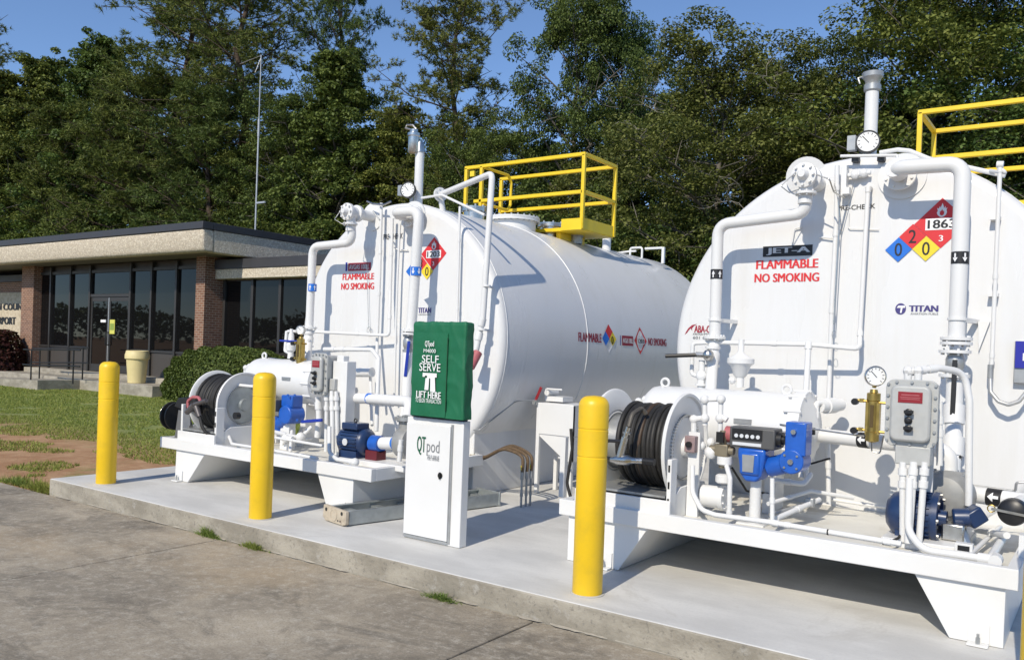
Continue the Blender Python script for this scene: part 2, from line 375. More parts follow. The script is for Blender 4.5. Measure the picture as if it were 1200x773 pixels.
# ------------------------------------------------------------------ tanks
FY = 6.58; TR = 1.45; TEND = 12.05
def tank(cx, cz, label, name='fuel_tank', seams=(8.205,)):
    t = thing(name, (cx, FY, 0), label, 'fuel tank')
    prof = [(0, 0), (TR-.075, 0)]
    for i in range(1, 9):
        a = math.pi/2*i/8; prof.append((TR-.075+.075*math.sin(a), .075*(1-math.cos(a))))
    prof += [(TR, .8), (TR, 1.9), (TR, 3.2), (TR, 4.4), (TR, TEND-FY-.075)]
    for i in range(1, 9):
        a = math.pi/2*i/8; prof.append((TR-.075+.075*math.cos(a), TEND-FY-.075+.075*math.sin(a)))
    prof.append((0, TEND-FY))
    part('shell', MB().lathe(prof, (cx, FY, cz), (0, 1, 0), 128, False), TANKW, t, smooth=30)
    for y in seams:
        m = MB(); k = 96
        m.tube([(cx+(TR+.001)*math.cos(2*math.pi*i/k), y, cz+(TR+.001)*math.sin(2*math.pi*i/k)) for i in range(k)], .006, n=6, closed=True)
        part('weld_seam', m, WHITE, t)
    m = MB(); k = 96
    m.tube([(cx+(TR-.004)*math.cos(2*math.pi*i/k), FY+.085, cz+(TR-.004)*math.sin(2*math.pi*i/k)) for i in range(k)], .009, n=6, closed=True)
    part('weld_seam', m, WHITE, t)
    part('saddle', MB().box((cx-1.12, FY+.035, .001), (cx+1.12, TEND-.3, .78)), TANKW, t, bevel=.01)
    return t
LC, LZ = -6.24, 1.535
RC, RZ = -1.55, 1.557
tl_ = tank(LC, LZ, 'white cylindrical fuel tank with avgas and 1203 placards on its face', seams=(8.205,))
tr_ = tank(RC, RZ, 'white cylindrical fuel tank with black JET-A label on its face', seams=(8.3, 10.2))

def skid(x0, x1, legs, label, cx):
    t = thing('equipment_skid', ((x0+x1)/2, 5.8, 0), label, 'skid')
    part('front_beam', MB().box((x0, 5.07, .32), (x1, 5.13, .43)), WHITE, t, bevel=.005)
    part('side_beam', MB().box((x0, 5.132, .322), (x0+.06, 6.61, .428)), WHITE, t, bevel=.004)
    part('side_beam', MB().box((x1-.06, 5.132, .322), (x1, 6.61, .428)), WHITE, t, bevel=.004)
    part('deck', MB().box((x0+.062, 5.134, .345), (x1-.062, 6.60, .385)), DECKW, t)
    for (ta, tb, ba, bb) in legs:
        part('leg', MB().prism([(ta, 5.10, .319), (tb, 5.10, .319), (bb, 5.10, .002), (ba, 5.10, .002)], (0, 1.45, 0)), WHITE, t, bevel=.004)
    return t
sk_r = skid(-3.145, -.345, ((-3.08, -2.464, -3.08, -2.674), (-.845, -.406, -.66, -.406)), 'white steel equipment skid in front of the JET-A tank', RC)
sk_l = skid(-8.07, -4.995, ((-7.82, -7.333, -7.83, -7.607), (-5.684, -5.234, -5.54, -5.234)), 'white steel equipment skid in front of the avgas tank', LC)
for t, xs in ((sk_r, (-.52, -2.77)), (sk_l, (-7.74, -5.36))):
    for x in xs:
        m = MB(); m.box((x-.05, 5.03, .003), (x+.05, 5.098, .014)); m.box((x-.05, 5.086, .014), (x+.05, 5.099, .11)); part('anchor_clip', m, WHITE, t, bevel=.002)
        m = MB(); m.cyl((x, 5.06, .014), (x, 5.06, .045), .012, n=6); m.cyl((x, 5.06, .045), (x, 5.06, .065), .007, n=8); part('anchor_bolt', m, GREY, t)

# ------------------------------------------------------------------ piping helpers
def pipe(t, pts, r, fil=None, m=None, name='pipe', flanges=(), couplings=()):
    pts = [P(*p) if not isinstance(p, Vector) else p for p in pts]
    mb = MB().tube(pts, r, fil if fil is not None else r*2.6, 14)
    for (i, fr, off) in flanges:       # flange near point i
        j = i+1 if i+1 < len(pts) else i-1
        d = (pts[j]-pts[i]).normalized(); mb.flange(pts[i]+d*off, d, fr, .02)
    for (i, j, f) in couplings:
        a = pts[i].lerp(pts[j], f); d = (pts[j]-pts[i]).normalized(); mb.cyl(a-d*r*1.2, a+d*r*1.2, r*1.25, n=14)
    return part(name, mb, m or WHITE, t)
def wrap_label(t, c, ax, r, L, m, arrow, am=None):
    """a printed sleeve round a pipe, with white arrows; arrow: 'up','down','left'"""
    c = Vector(c); ax = Vector(ax).normalized()
    lab = part('flow_label', MB().cyl(c-ax*L/2, c+ax*L/2, r+.0025, n=24, caps=False), m, t)
    front = (CAM-c); front -= ax*front.dot(ax); front.normalize(); side = ax.cross(front)
    def f(a, b):                       # a round the pipe, b along it
        th = a/r; return c + ax*b + (front*math.cos(th)+side*math.sin(th))*(r+.0045)
    mb = MB(); 
    if abs(ax.z) > .8:
        sg = 1 if arrow == 'up' else -1
        for o in (-.55*r, .55*r):
            ww = r*.30; hh = L*.36
            mb.add([f(o-ww*.35, -sg*hh), f(o+ww*.35, -sg*hh), f(o+ww*.35, 0), f(o-ww*.35, 0)], [(0, 1, 2, 3)])
            mb.add([f(o-ww, 0), f(o+ww, 0), f(o, sg*hh)], [(0, 1, 2)])
    else:
        sg = -1 if arrow == 'left' else 1; sg *= (1 if ax.x > 0 else -1); hh = L*.36; ww = r*.55
        mb.add([f(-ww*.3, -sg*hh), f(ww*.3, -sg*hh), f(ww*.3, 0), f(-ww*.3, 0)], [(0, 1, 2, 3)])
        for k in range(8):
            a0, a1 = -ww+ww*k/4, -ww+ww*(k+1)/4; mb.add([f(a0, 0), f(a1, 0), f(a1, sg*hh*(1-abs(a1)/ww)), f(a0, sg*hh*(1-abs(a0)/ww))], [(0, 1, 2, 3)])
    flatpart('arrow', mb, am or WHT, lab)
def gauge(t, c, r, d=None, m=STEEL, name='gauge'):
    c = Vector(c); d = (Vector(d) if d else Vector((.28, -1, 0.05))).normalized()
    g = part(name, MB().lathe([(0, -.05), (r*.7, -.05), (r*.98, -.03), (r, .006), (r*.9, .012), (r*.86, .004)], c, d, 24, False), m, t)
    f = MB().cyl(c+d*.003, c+d*.0045, r*.87, n=24); part('dial', f, GLASSG, g)
    a = d.cross(Vector((0, 0, 1))).normalized(); u = a.cross(d)
    mb = MB()
    for i in range(11):
        th = R_(225-27*i); e = a*-math.cos(th)*-1+u*math.sin(th); q = c+d*.0052
        mb.bar(q+e*r*.62, q+e*r*.80, r*.06, .0008, d)
    mb.bar(c+d*.0062-u*r*.12-a*r*.1, c+d*.0062+u*r*.5+a*r*.45, r*.07, .001, d); flatpart('needle', mb, BLK, g)
    return g
def valve(t, c, ax, r, m=GREY, hm=BLUEH, hdir=(0, 0, -1), hl=.2, name='valve'):
    c = Vector(c); ax = Vector(ax).normalized(); mb = MB()
    mb.lathe([(r*1.2, -r*1.7), (r*1.2, -r*1.3), (r*.9, -r*1.2), (r*1.15, -r*.5), (r*1.15, r*.5), (r*.9, r*1.2), (r*1.2, r*1.3), (r*1.2, r*1.7)], c, ax, 16)
    f = (CAM-c); f.z = 0; f -= ax*f.dot(ax); f.normalize(); mb.cyl(c, c+f*r*1.9, r*.35, n=8)
    v = part(name, mb, m, t)
    if hl:
        h = Vector(hdir).normalized(); q = c+f*r*1.9; part('handle', MB().bar(q-h*.02, q+h*hl, .03, .012, f), hm, v, bevel=.003)
    return v
def conduit(t, pts, r, m=None, name='conduit', fil=None, n=8):
    pts = [P(*p) if not isinstance(p, Vector) else p for p in pts]
    return part(name, MB().tube(pts, r, fil if fil is not None else r*3, n), m or WHITE, t)

# ------------------------------------------------------------------ piping on the JET-A tank face
t = tr_
# left line: nozzle with bolted flange, elbow, drop to the filter
c0 = P(945, 207, 6.26)
m = MB(); m.cyl(c0+Vector((0, .32, 0)), c0, .055); m.lathe([(.075, -.12), (.088, -.10), (.088, -.06), (.066, -.05), (.066, .03), (.09, .04), (.09, .075), (.045, .085), (.025, .13)], c0, (0, -1, 0), 28)
for i in range(8):
    a = 2*math.pi*i/8; q = c0+Vector((math.cos(a)*.072, -.07, math.sin(a)*.072)); m.cyl(q, q+Vector((0, -.03, 0)), .010, n=6)
m.flange(c0+Vector((.005, -.02, -.125)), (0, 0, 1), .078, .018); m.cyl(c0, c0+Vector((0, -.01, -.2)), .05)
m.cyl(P(945, 207, FY-.012), P(945, 207, FY+.02), .15, n=32)
part('nozzle', m, WHITE, t)
yA = 6.30
pipe(t, [c0+Vector((.0, -.0, -.1)), (944, 250, 6.27), (841.5, 263, yA), (837.5, 397, yA)], .0445, .11, flanges=((3, .085, .01),))
pipe(t, [c0+Vector((-.05, -.09, .02)), (915, 218, 6.1), (925, 226, 6.12), c0+Vector((-.02, -.07, -.1))], .004, .01, STEEL, 'tubing')
pipe(t, [c0+Vector((.08, -.05, .0)), (972, 210, 6.2), (977, 225, 6.25), (990, 232, 6.5)], .005, .02, STEEL, 'tubing')
q = P(839.7, 321.5, yA); wrap_label(t, q, (0, 0, 1), .0445, .075, BLK, 'up')
for (u, v) in ((838.5, 375),):
    q = P(u, v, yA); m = MB(); m.cyl(q+Vector((0, 0, -.008)), q+Vector((0, 0, .008)), .054); m.bar(q, Vector((q.x+.06, FY, q.z)), .03, .03); part('pipe_clamp', m, WHITE, t)
# right line
yB = 6.27; n0 = P(1047, 197, yB)
m = MB(); m.cyl(n0, Vector((n0.x, FY+.02, n0.z)), .06); m.flange((n0.x, FY-.10, n0.z), (0, 1, 0), .115, .03); m.cyl((n0.x, FY-.012, n0.z), (n0.x, FY+.01, n0.z), .165, n=32); part('nozzle', m, WHITE, t)
pipe(t, [Vector((n0.x, FY-.1, n0.z)), n0, (1129, 191.5, yB), (1120.5, 404, yB)], .052, .11, flanges=((3, .098, .01), (3, .098, .04)))
q = P(1125, 302.5, yB); wrap_label(t, q, (0, 0, 1), .052, .08, BLK, 'down')
q = P(1122, 374, yB); m = MB(); m.cyl(q+Vector((0, 0, -.008)), q+Vector((0, 0, .008)), .062); m.bar(q, Vector((q.x+.08, FY, q.z)), .03, .03); m.prism([Vector((q.x+.09, FY-.005, q.z)), Vector((q.x+.16, FY-.005, q.z)), Vector((q.x+.10, FY-.005, q.z-.2))], (0, -.03, 0)); part('pipe_clamp', m, WHITE, t)
valve(t, P(1119, 425, yB), (0, 0, 1), .05, GREY, BLACKP, (0, -.05, -1), .34)
part('flange', MB().flange(P(1119, 412, yB), (0, 0, 1), .098, .02), WHITE, t); part('flange', MB().flange(P(1118.5, 440, yB), (0, 0, 1), .095, .022), WHITE, t)
pipe(t, [(1119, 442, yB), (1117.5, 500, 6.2), (1117, 520, 6.12), (1113, 585, 6.0)], .052, .05, couplings=((0, 1, .75), (2, 3, .05)))
q = P(1123.5, 530, 6.06); q2 = P(1123.5, 530, 6.05); wrap_label(t, P(1116, 532, 6.095), (0, 0.09, 1), .052, .065, BLK, 'down')
# thin vertical lines
pipe(t, [(981, 194, 6.5), (980, 260, 6.5), (975, 352, 6.5), (971, 470, 6.5)], .017, couplings=((0, 1, .4), (1, 2, .15), (2, 3, .1)))
pipe(t, [Vector((P(1017.5, 219, 6.5).x, FY, P(1017.5, 219, 6.5).z)), (1017.5, 219, 6.5), (1008, 385, 6.5), (1007.5, 405, 6.45), (1004, 408.5, 6.36), (948, 403.5, 6.32), (836, 401, 6.3), (812, 402, 6.26), (810.5, 438, 6.26), (824, 443, 6.24)], .0165, .03, couplings=((1, 2, .02), (2, 3, .3), (5, 6, .35), (6, 7, .2)))
pipe(t, [(947.5, 404, 6.31), (944, 470, 6.2), (939, 560, 5.9)], .021, .04, couplings=((0, 1, .02),))
conduit(t, [(1001, 212, 6.54), (985, 275, 6.55)], .003, STEEL, name='tubing')
conduit(t, [(995, 248, 6.565), (994, 268, 6.565), (1030, 269, 6.565)], .004, fil=.02)
conduit(t, [(928, 285, 6.56), (931, 268, 6.56), (940, 266, 6.56)], .006, fil=.02)
conduit(t, [(960, 278, 6.56), (978, 279, 6.55)], .006)
for (u, v) in ((977, 392), (979, 425)):     # wire seals
    c = P(u, v, 6.47); m = MB(); m.tube([c+Vector((.016*math.cos(i*.63)+.006*i*.1, 0, .03*math.sin(i*.63))) for i in range(10)], .0022, n=5, closed=True); part('seal_wire', m, STEEL, t)
conduit(t, [(978, 215, 6.48), (982, 232, 6.46), (984, 255, 6.47), (977, 380, 6.47)], .004, STEEL, fil=.02, name='cable')
# right hand conduit with flexible loop
pipe(t, [(1172, 197, 6.50), (1162, 428, 6.50)], .014, couplings=((0, 1, .55), (0, 1, .01), (0, 1, .95)))
pipe(t, [(1168, 193, 6.5), (1176, 193, 6.5)], .024); pipe(t, [(1172, 197, 6.5), (1179, 203, 6.5), (1160, 200, 6.7)], .012)
pipe(t, [(1161, 427, 6.50), (1160.5, 443, 6.50)], .019, 0, GREY, 'coupling')
pipe(t, [(1160.5, 440, 6.50), (1161, 459, 6.48), (1170, 470, 6.46), (1182, 474, 6.45), (1194, 470, 6.45), (1204, 458, 6.46), (1207, 440, 6.48)], .014, .03, COAX, 'flexible_conduit')
for v in (255, 345): 
    q = P(1166-(v-255)*.03, v, 6.5); m = MB().box((q.x-.03, 6.5, q.z-.012), (q.x+.03, FY, q.z+.012)); part('pipe_clamp', m, WHITE, t)
# top: vent, gauge, weather pipes
def vent(t, b, tp, r, m=WHITE):
    mb = MB(); b, tp = Vector(b), Vector(tp); mb.cyl(b, tp, r, n=24); part('vent_pipe', mb, m, t)
b_ = P(1019, 186, 6.88); tp = P(1027, 98, 6.88); tp = Vector((b_.x, b_.y, tp.z)); b_.z = RZ+TR-.05
vent(t, b_, tp, .0485)
m = MB(); m.lathe([(.052, -.06), (.062, -.05), (.062, -.01), (.052, 0), (.058, .03), (.075, .05), (.078, .085), (.06, .09), (.055, .06)], tp, (0, 0, 1), 24, False); m.tube([tp+Vector((-.06, -.03, .06)), tp+Vector((-.095, -.05, .045)), tp+Vector((-.08, -.05, .0))], .007, n=6); part('vent_cap', m, GREY, t)
gc = P(1017, 166, 6.72); g = gauge(t, gc, .088, (.2, -1, .1), mat('dark_bezel', (.06, .06, .06), .4))
part('gauge_stem', MB().cyl(gc+Vector((0, .05, 0)), (gc.x, gc.y+.07, RZ+TR-.03), .02).box(gc+Vector((-.15, .0, -.05)), gc+Vector((-.09, .06, .06))), GREY, t)
conduit(t, [(985, 183, 6.50), (1051, 182, 6.50), (1053, 190, 6.5)], .011, fil=.01)
conduit(t, [(1031, 179, 6.72), (1052, 175.5, 6.72), (1066, 177, 6.72), (1088, 186, 6.72), (1178, 206, 6.70)], .017, fil=.05)
for (u, v) in ((1003, 187), (1033, 186)): c = P(u, v, 6.55); part('clamp_block', MB().cb(c, (.05, .05, .04)), mat('dark_clamp', (.05, .05, .05), .5), t)
for (u, v) in ((1002, 205), (1012, 203)): c = P(u, v, 6.53); part('fitting', MB().sphere(c, .035, 10).cyl(c, (c.x, FY, c.z), .02).cyl(c-Vector((.05, 0, 0)), c+Vector((.05, 0, 0)), .016), WHITE, t)
c = P(990, 212, 6.53); part('fitting', MB().cb(c, (.035, .06, .22)).cb(c+Vector((.02, -.02, -.08)), (.05, .05, .05)), WHITE, t)
# suction line at the far right of the deck
pipe(t, [(1113, 582, 6.0), (1128, 577, 6.0), (1196, 587, 5.95), (1260, 597, 5.95)], .052, .06)
a, b = P(1128, 577, 6.0), P(1196, 587, 5.95); wrap_label(t, a.lerp(b, .57), b-a, .052, .085, BLK, 'left')
conduit(t, [(1119, 566, 6.1), (1190, 575, 6.05), (1191, 565, 6.0), (1205, 565, 6.0)], .008, COAX, fil=.02)

# ------------------------------------------------------------------ piping on the avgas tank face
t = tl_
c0 = P(412, 249, 6.26)
m = MB(); m.cyl(c0+Vector((0, .32, 0)), c0, .055); m.lathe([(.075, -.12), (.088, -.10), (.088, -.06), (.066, -.05), (.066, .03), (.09, .04), (.09, .075), (.045, .085), (.025, .13)], c0, (0, -1, 0), 28)
for i in range(8):
    a = 2*math.pi*i/8; q = c0+Vector((math.cos(a)*.072, -.07, math.sin(a)*.072)); m.cyl(q, q+Vector((0, -.03, 0)), .010, n=6)
m.flange(c0+Vector((.005, -.02, -.125)), (0, 0, 1), .078, .018); m.cyl(c0, c0+Vector((0, -.01, -.2)), .05)
m.cyl((c0.x, FY-.012, c0.z), (c0.x, FY+.02, c0.z), .15, n=32); part('nozzle', m, WHITE, t)
pipe(t, [c0+Vector((0, 0, -.1)), (413, 284, 6.27), (366.5, 289, yA), (362.5, 385, yA)], .0445, .11, flanges=((3, .085, .01),))
pipe(t, [c0+Vector((-.06, -.09, .02)), (392, 257, 6.1), (402, 263, 6.12), c0+Vector((-.02, -.07, -.1))], .004, .01, STEEL, 'tubing')
wrap_label(t, P(366, 337, yA), (0, 0, 1), .0445, .08, BLUEP, 'up')
n0 = P(461, 249, yB)
m = MB(); m.cyl(n0, Vector((n0.x, FY+.02, n0.z)), .06); m.flange((n0.x, FY-.10, n0.z), (0, 1, 0), .115, .03); m.cyl((n0.x, FY-.012, n0.z), (n0.x, FY+.01, n0.z), .165, n=32)
n1 = P(479, 251, 6.4); m.cyl(n1, (n1.x, FY, n1.z), .05); m.flange((n1.x, FY-.08, n1.z), (0, 1, 0), .1, .03); part('nozzle', m, WHITE, t)
pipe(t, [Vector((n0.x, FY-.1, n0.z)), n0, (491.5, 247, yB), (481.5, 392, yB)], .052, .11, flanges=((3, .098, .01), (3, .098, .04)))
wrap_label(t, P(487.5, 318, yB), (0, 0, 1), .052, .085, BLUEP, 'down')
q = P(478, 319, yB); m = MB(); q = P(487.5, 318, yB); m.add([(q.x-.125, q.y-.012, q.z), (q.x-.03, q.y-.048, q.z+.06), (q.x-.03, q.y-.048, q.z-.06)], [(0, 1, 2)]); flatpart('flow_label', m, BLUEP, t)
valve(t, P(479, 402, yB), (0, 0, 1), .05, GREY, BLUEH, (-.05, -.05, -1), .33)
pipe(t, [(478, 412, yB), (476, 470, 6.2), (473, 500, 5.95)], .052, .05)
pipe(t, [(447, 238, 6.5), (445, 320, 6.5), (442, 400, 6.5), (441, 470, 6.4)], .017, couplings=((0, 1, .7), (1, 2, .3)))
pipe(t, [(460, 255, 6.5), (457.5, 340, 6.5), (456, 393, 6.45), (366, 388.5, 6.32), (336, 388, 6.28), (334, 410, 6.28)], .0165, .04, couplings=((0, 1, .5), (1, 2, .6), (2, 3, .4)))
pipe(t, [(469, 258, 6.5), (466, 320, 6.5), (464, 380, 6.5), (462, 470, 6.5)], .012)
conduit(t, [(462, 290, 6.56), (467, 293, 6.56), (478, 293, 6.56)], .006, fil=.02)
conduit(t, [(430, 310, 6.55), (432, 385, 6.55), (434, 388, 6.55)], .003, STEEL, name='cable')
c = P(432.5, 387, 6.55); m = MB(); m.tube([c+Vector((.032*math.cos(i*.7), 0, .04*math.sin(i*.7))) for i in range(9)], .003, n=5, closed=True); part('seal_wire', m, STEEL, t)
pipe(t, [(380, 409, 5.9), (436, 409.5, 5.9), (444, 420, 5.9), (441, 505, 5.8)], .021, .06, couplings=((0, 1, .2), (0, 1, .4)))
pipe(t, [(539, 242, 6.52), (535.5, 375, 6.52), (533, 450, 6.5)], .013, couplings=((0, 1, .3), (0, 1, .9)))
# fill line over the top and down the right of the face
fb = P(516, 228, 6.75); ftop = P(577, 203, 6.42)
pipe(t, [Vector((fb.x, 6.8, LZ+TR-.08)), fb, ftop, (566, 372, 6.42), (562, 390, 6.42), (558, 410, 6.40), (548, 425, 6.35)], .03, .06, flanges=((1, .075, 0),), couplings=((3, 4, .3), (4, 5, .2)))
for u, v in ((570.5, 335), (565, 386)):
    q = P(u, v, 6.42); m = MB(); m.cyl(q+Vector((0, 0, -.008)), q+Vector((0, 0, .008)), .038); m.bar(q+Vector((-.03, 0, 0)), Vector((q.x-.05, FY, q.z)), .02, .02); part('pipe_clamp', m, WHITE, t)
part('cap', MB().cyl(P(560, 413, 6.40), P(551, 430, 6.3), .045), PINK, t)
conduit(t, [(494, 232, 6.7), (518, 228.5, 6.68), (568, 252, 6.48)], .013, fil=.02)
b_ = P(490, 235, 6.88); tp = P(491, 178, 6.88); tp = Vector((b_.x, b_.y, tp.z)); b_.z = LZ+TR-.05
vent(t, b_, tp, .0485)
m = MB(); m.lathe([(.056, -.01), (.05, .06), (.04, .10)], tp, (0, 0, 1), 20)
e = tp+Vector((-.04, -.06, .06)); m.lathe([(.0, -.08), (.05, -.08), (.06, -.06), (.06, .09), (.07, .10), (.07, .13), (.045, .14), (.045, .17)], e, (0, 0, 1), 20); m.tube([e+Vector((.03, 0, .17)), e+Vector((-.02, 0, .22)), e+Vector((-.10, -.01, .23)), e+Vector((-.12, -.01, .2)), e+Vector((-.03, 0, .17))], .012, n=6); part('vent_cap', m, STEEL, t)
gc = P(478, 222.5, 6.72); gauge(t, gc, .088, (.3, -1, .1), mat('dark_bezel', (.06, .06, .06), .4))
part('gauge_stem', MB().cyl(gc+Vector((0, .05, 0)), (gc.x, gc.y+.07, LZ+TR-.03), .02).box(gc+Vector((-.15, .0, -.05)), gc+Vector((-.09, .06, .06))), GREY, t)
conduit(t, [(430, 236, 6.45), (437, 239, 6.45), (450, 240, 6.45), (458, 236, 6.45)], .01, STEEL, fil=.02)
conduit(t, [(437, 247, 6.3), (445, 258, 6.3)], .008, GREY)
# manhole, hatches and grab rails on top of each tank
def topfit(t, cx, zt, ys, r, h, m=WHITE, nb=24, name='manhole', dx=0.):
    z0 = zt-.12; mb = MB(); mb.lathe([(r*.84, 0), (r*.84, .12+h-.05), (r, .12+h-.05), (r, .12+h-.027), (r*.985, .12+h-.025), (r*.985, .12+h-.02), (r, .12+h-.018), (r, .12+h), (0, .12+h+.004)], (cx+dx, ys, z0), (0, 0, 1), 40)
    o = part(name, mb, m, t)
    if nb:
        b = MB()
        for i in range(nb):
            a = 2*math.pi*i/nb; q = Vector((cx+dx+r*.92*math.cos(a), ys+r*.92*math.sin(a), zt+h-.06)); b.cyl(q, q+Vector((0, 0, .08)), .012, n=6)
        part('bolts', b, GREY, o)
topfit(tl_, LC, LZ+TR, 8.55, .33, .12, dx=.12); topfit(tl_, LC, LZ+TR, 7.62, .14, .10, STEEL, 8, 'hatch', .22); topfit(tl_, LC, LZ+TR, 9.12, .17, .12, STEEL, 8, 'hatch', .30)
topfit(tl_, LC, LZ+TR, 9.35, .1, .02, GREY, 0, 'hatch', .55)
m = MB(); c = P(711, 283, 10.3); m.lathe([(.06, -.25), (.06, .05), (.045, .07), (.045, .1), (0, .105)], c, (0, 0, 1), 16); part('vent_stub', m, WHITE, tl_)
for (u, v) in ((735, 297), (742, 299)):
    pass
m = MB(); a = Vector((-6.0, 11.45, LZ+TR-.06)); 
m.tube([a+Vector((-.25, 0, .08)), a+Vector((0, 0, .10)), a+Vector((.1, 0, .1))], .015, n=8)
m.tube([a, a+Vector((0, 0, .15)), a+Vector((.2, 0, .15)), a+Vector((.2, 0, -.02))], .016, .04, n=8)
m.tube([a+Vector((.25, 0, .13)), a+Vector((.55, 0, .13)), a+Vector((.55, 0, -.1))], .018, .04, n=8); m.box(a+Vector((.53, -.02, -.1)), a+Vector((.57, .02, .14))); part('grab_rail', m, WHITE, tl_)
topfit(tr_, RC, RZ+TR, 8.6, .33, .1)

# ------------------------------------------------------------------ yellow access platforms
def platform(x0, x1, y0, y1, zt, zf, label, gate=True, box0=None):
    t = thing('access_platform', ((x0+x1)/2, (y0+y1)/2, zf), label, 'platform'); w_ = .045
    part('floor', MB().box((x0, y0, zf-.05), (x1, y1, zf-.01)), YELP, t)
    part('toe_board', MB().box((x1-.02, y0, zf-.04), (x1+.01, y1, zf+.10)), YELP, t)
    if box0 is not None: part('step_box', MB().box((box0, y0-.03, zf-.05), (x1+.012, y0, zf+.09)), YELP, t)
    def rail(p, q, name='rail'): part(name, MB().bar(p, q, w_, w_), YELP, t, bevel=.006)
    zm = zt-.46
    for y in (y0, y1):
        rail((x0-.02, y, zt), (x1+.02, y, zt)); rail((x0 if y == y1 else x0+.15, y, zm), (x1, y, zm))
        for x in (x0, x1): rail((x, y, zf-.04 if x == x1 else zf-.3), (x, y, zt), 'post')
    rail((x1, y0, zt), (x1, y1, zt)); rail((x1, y0, zm), (x1, y1, zm))
    rail((x0, y0, zt), (x0, y1, zt)) if not gate else None
    if gate:
        rail((x0+.26, y0, zf-.2), (x0+.26, y0, zt), 'post'); gx = x0+.30
        part('gate', MB().tube([(gx, y0, zt-.02), (gx, y0+.55, zt-.02), (gx, y0+.62, zt-.1), (gx, y0+.62, zt-.42), (gx, y0+.55, zt-.5), (gx, y0, zt-.5)], .02, .05, 10), YELP, t)
        part('clamp', MB().cb((x0+.12, y0-.02, zt-.09), (.07, .03, .07)), YELD, t)
    for x in (x0+.4, x1-.4): part('bracket', MB().box((x-.03, y0+.1, zf-.3), (x+.03, y1-.1, zf-.052)), YELP, t)
    return t
platform(-7.18, -5.34, 8.9, 9.7, 3.895, 3.02, 'yellow railed access platform with gate on top of the avgas tank', True, -5.62)
platform(-1.60, -.25, 9.0, 9.8, 3.93, 3.02, 'yellow railed access platform on top of the JET-A tank', False)
# ------------------------------------------------------------------ decals on the flat tank faces
def frect(u0, v1, u1, v0, off=.003):     # lower-left pixel, upper-right pixel on the face
    return rect_on(P(u0, v1, FY), P(u1, v0, FY), off)
SQ = [(0, 0), (1, 0), (1, 1), (0, 1)]
DI = [(.5, 0), (1, .5), (.5, 1), (0, .5)]
FLAME = [(.5, 0), (.68, .03), (.85, .14), (.95, .32), (.9, .5), (.98, .66), (.82, .58), (.8, .78), (.68, .62), (.62, .8), (.52, 1), (.45, .82), (.33, .66), (.3, .8), (.2, .6), (.05, .66), (.12, .46), (.04, .3), (.15, .12), (.32, .03)]
def sub(f, a0, b0, a1, b1, off=0.): return lambda s, t: (lambda p: (p[0], p[1]-off, p[2]))(f(a0+(a1-a0)*s, b0+(b1-b0)*t))
def decals_placard(t, cx, cz, h, digits, cls, y0=FY-.003):
    f = lambda s, q: (cx-h+2*h*s, y0, cz-h+2*h*q)
    pl = flatpart('placard', poly_on(f, DI), RED, t)
    fl = flatpart('flame_symbol', poly_on(sub(f, .40, .62, .60, .90, .002), FLAME), WHT, pl)
    flatpart('flame_core', poly_on(sub(f, .455, .65, .545, .78, .0035), FLAME), RED, pl)
    flatpart('number_panel', poly_on(sub(f, .21, .37, .79, .60, .002), SQ), WHT, pl)
    text(digits, sub(f, .25, .40, .75, .57, .004), BLK, pl, .015)
    text(cls, sub(f, .46, .14, .54, .26, .002), WHT, pl, .02)
def decals_nfpa(t, cx, cz, h, red, y0=FY-.006):
    f = lambda s, q: (cx-h+2*h*s, y0, cz-h+2*h*q)
    w1 = t
    for (a, b, m, d) in ((.0, .25, BLUEP, '0'), (.25, .5, RED, red), (.5, .25, YELD, '0')):
        flatpart('hazard_cell', poly_on(sub(f, a+.003, b+.003, a+.497, b+.497, .0015), DI), m, w1)
        text(d, sub(f, a+.18, b+.12, a+.32, b+.38, .003), BLK, w1, .01)
t = tr_
j = flatpart('jet_label', poly_on(frect(894, 301.2, 952.5, 286.5), SQ), BLK, t)
text('JET-A', frect(898, 299.2, 950, 288.6, .0055), LGR, j, .022)
text('FLAMMABLE', frect(886, 315.3, 959.5, 303), RED, t, .018)
text('NO SMOKING', frect(884, 330.8, 960.5, 319.2), RED, t, .018)
text('PRE-CHECK', frect(981.5, 247, 1026, 238.5), BLK, t, .007)
q = P(1103.5, 261.5, FY); q2 = P(1103.5, 232, FY); h = q2.z-q.z
decals_placard(t, q.x, q.z, h, '1863', '3')
q = P(1069, 292, FY); decals_nfpa(t, q.x, q.z, h*1.02, '2')
def titan(t, u0, v0, u1, v1, cu, cr):
    if cu:
        f = frect(cu-cr, v0+cr, cu+cr, v0-cr); pts = [(.5+.5*math.cos(a*.2618), .5+.5*math.sin(a*.2618)) for a in range(24)]
        L = flatpart('logo', poly_on(f, pts), PURP, t); flatpart('logo_mark', poly_on(sub(f, .14, .14, .9, .86, .002), [(.42, 0), (.62, 0), (.72, .62), (1, .62), (1, .9), (.2, .9), (0, .62), (.5, .62)]), WHT, L)
    text('TITAN', frect(u0, v1, u1, v0-4), PURP, t, .025)
titan(t, 1065, 361.8, 1100, 365, 1055.5, 6.6)
text('AVIATION FUELS', frect(1067, 368.6, 1099.5, 366.6), GREYP, t, .01)
sw = [(0, 0), (.12, .3), (.3, .62), (.6, .9), (1, 1), (.75, .82), (.6, .62), (.62, .35), (.48, .6), (.33, .42), (.2, .2)]
lg = flatpart('logo', poly_on(frect(802.5, 392, 817, 379.5), sw), DRED, t)
text('ABA-CO', frect(813.5, 389.5, 838, 381.5), DRED, t, .02); text('AVIATION REFUELING', frect(812, 392.4, 838, 390.4), GREYP, t, .012)
text('601 641 2', frect(812, 397, 838, 394.3), GREYP, t, .012)
t = tl_
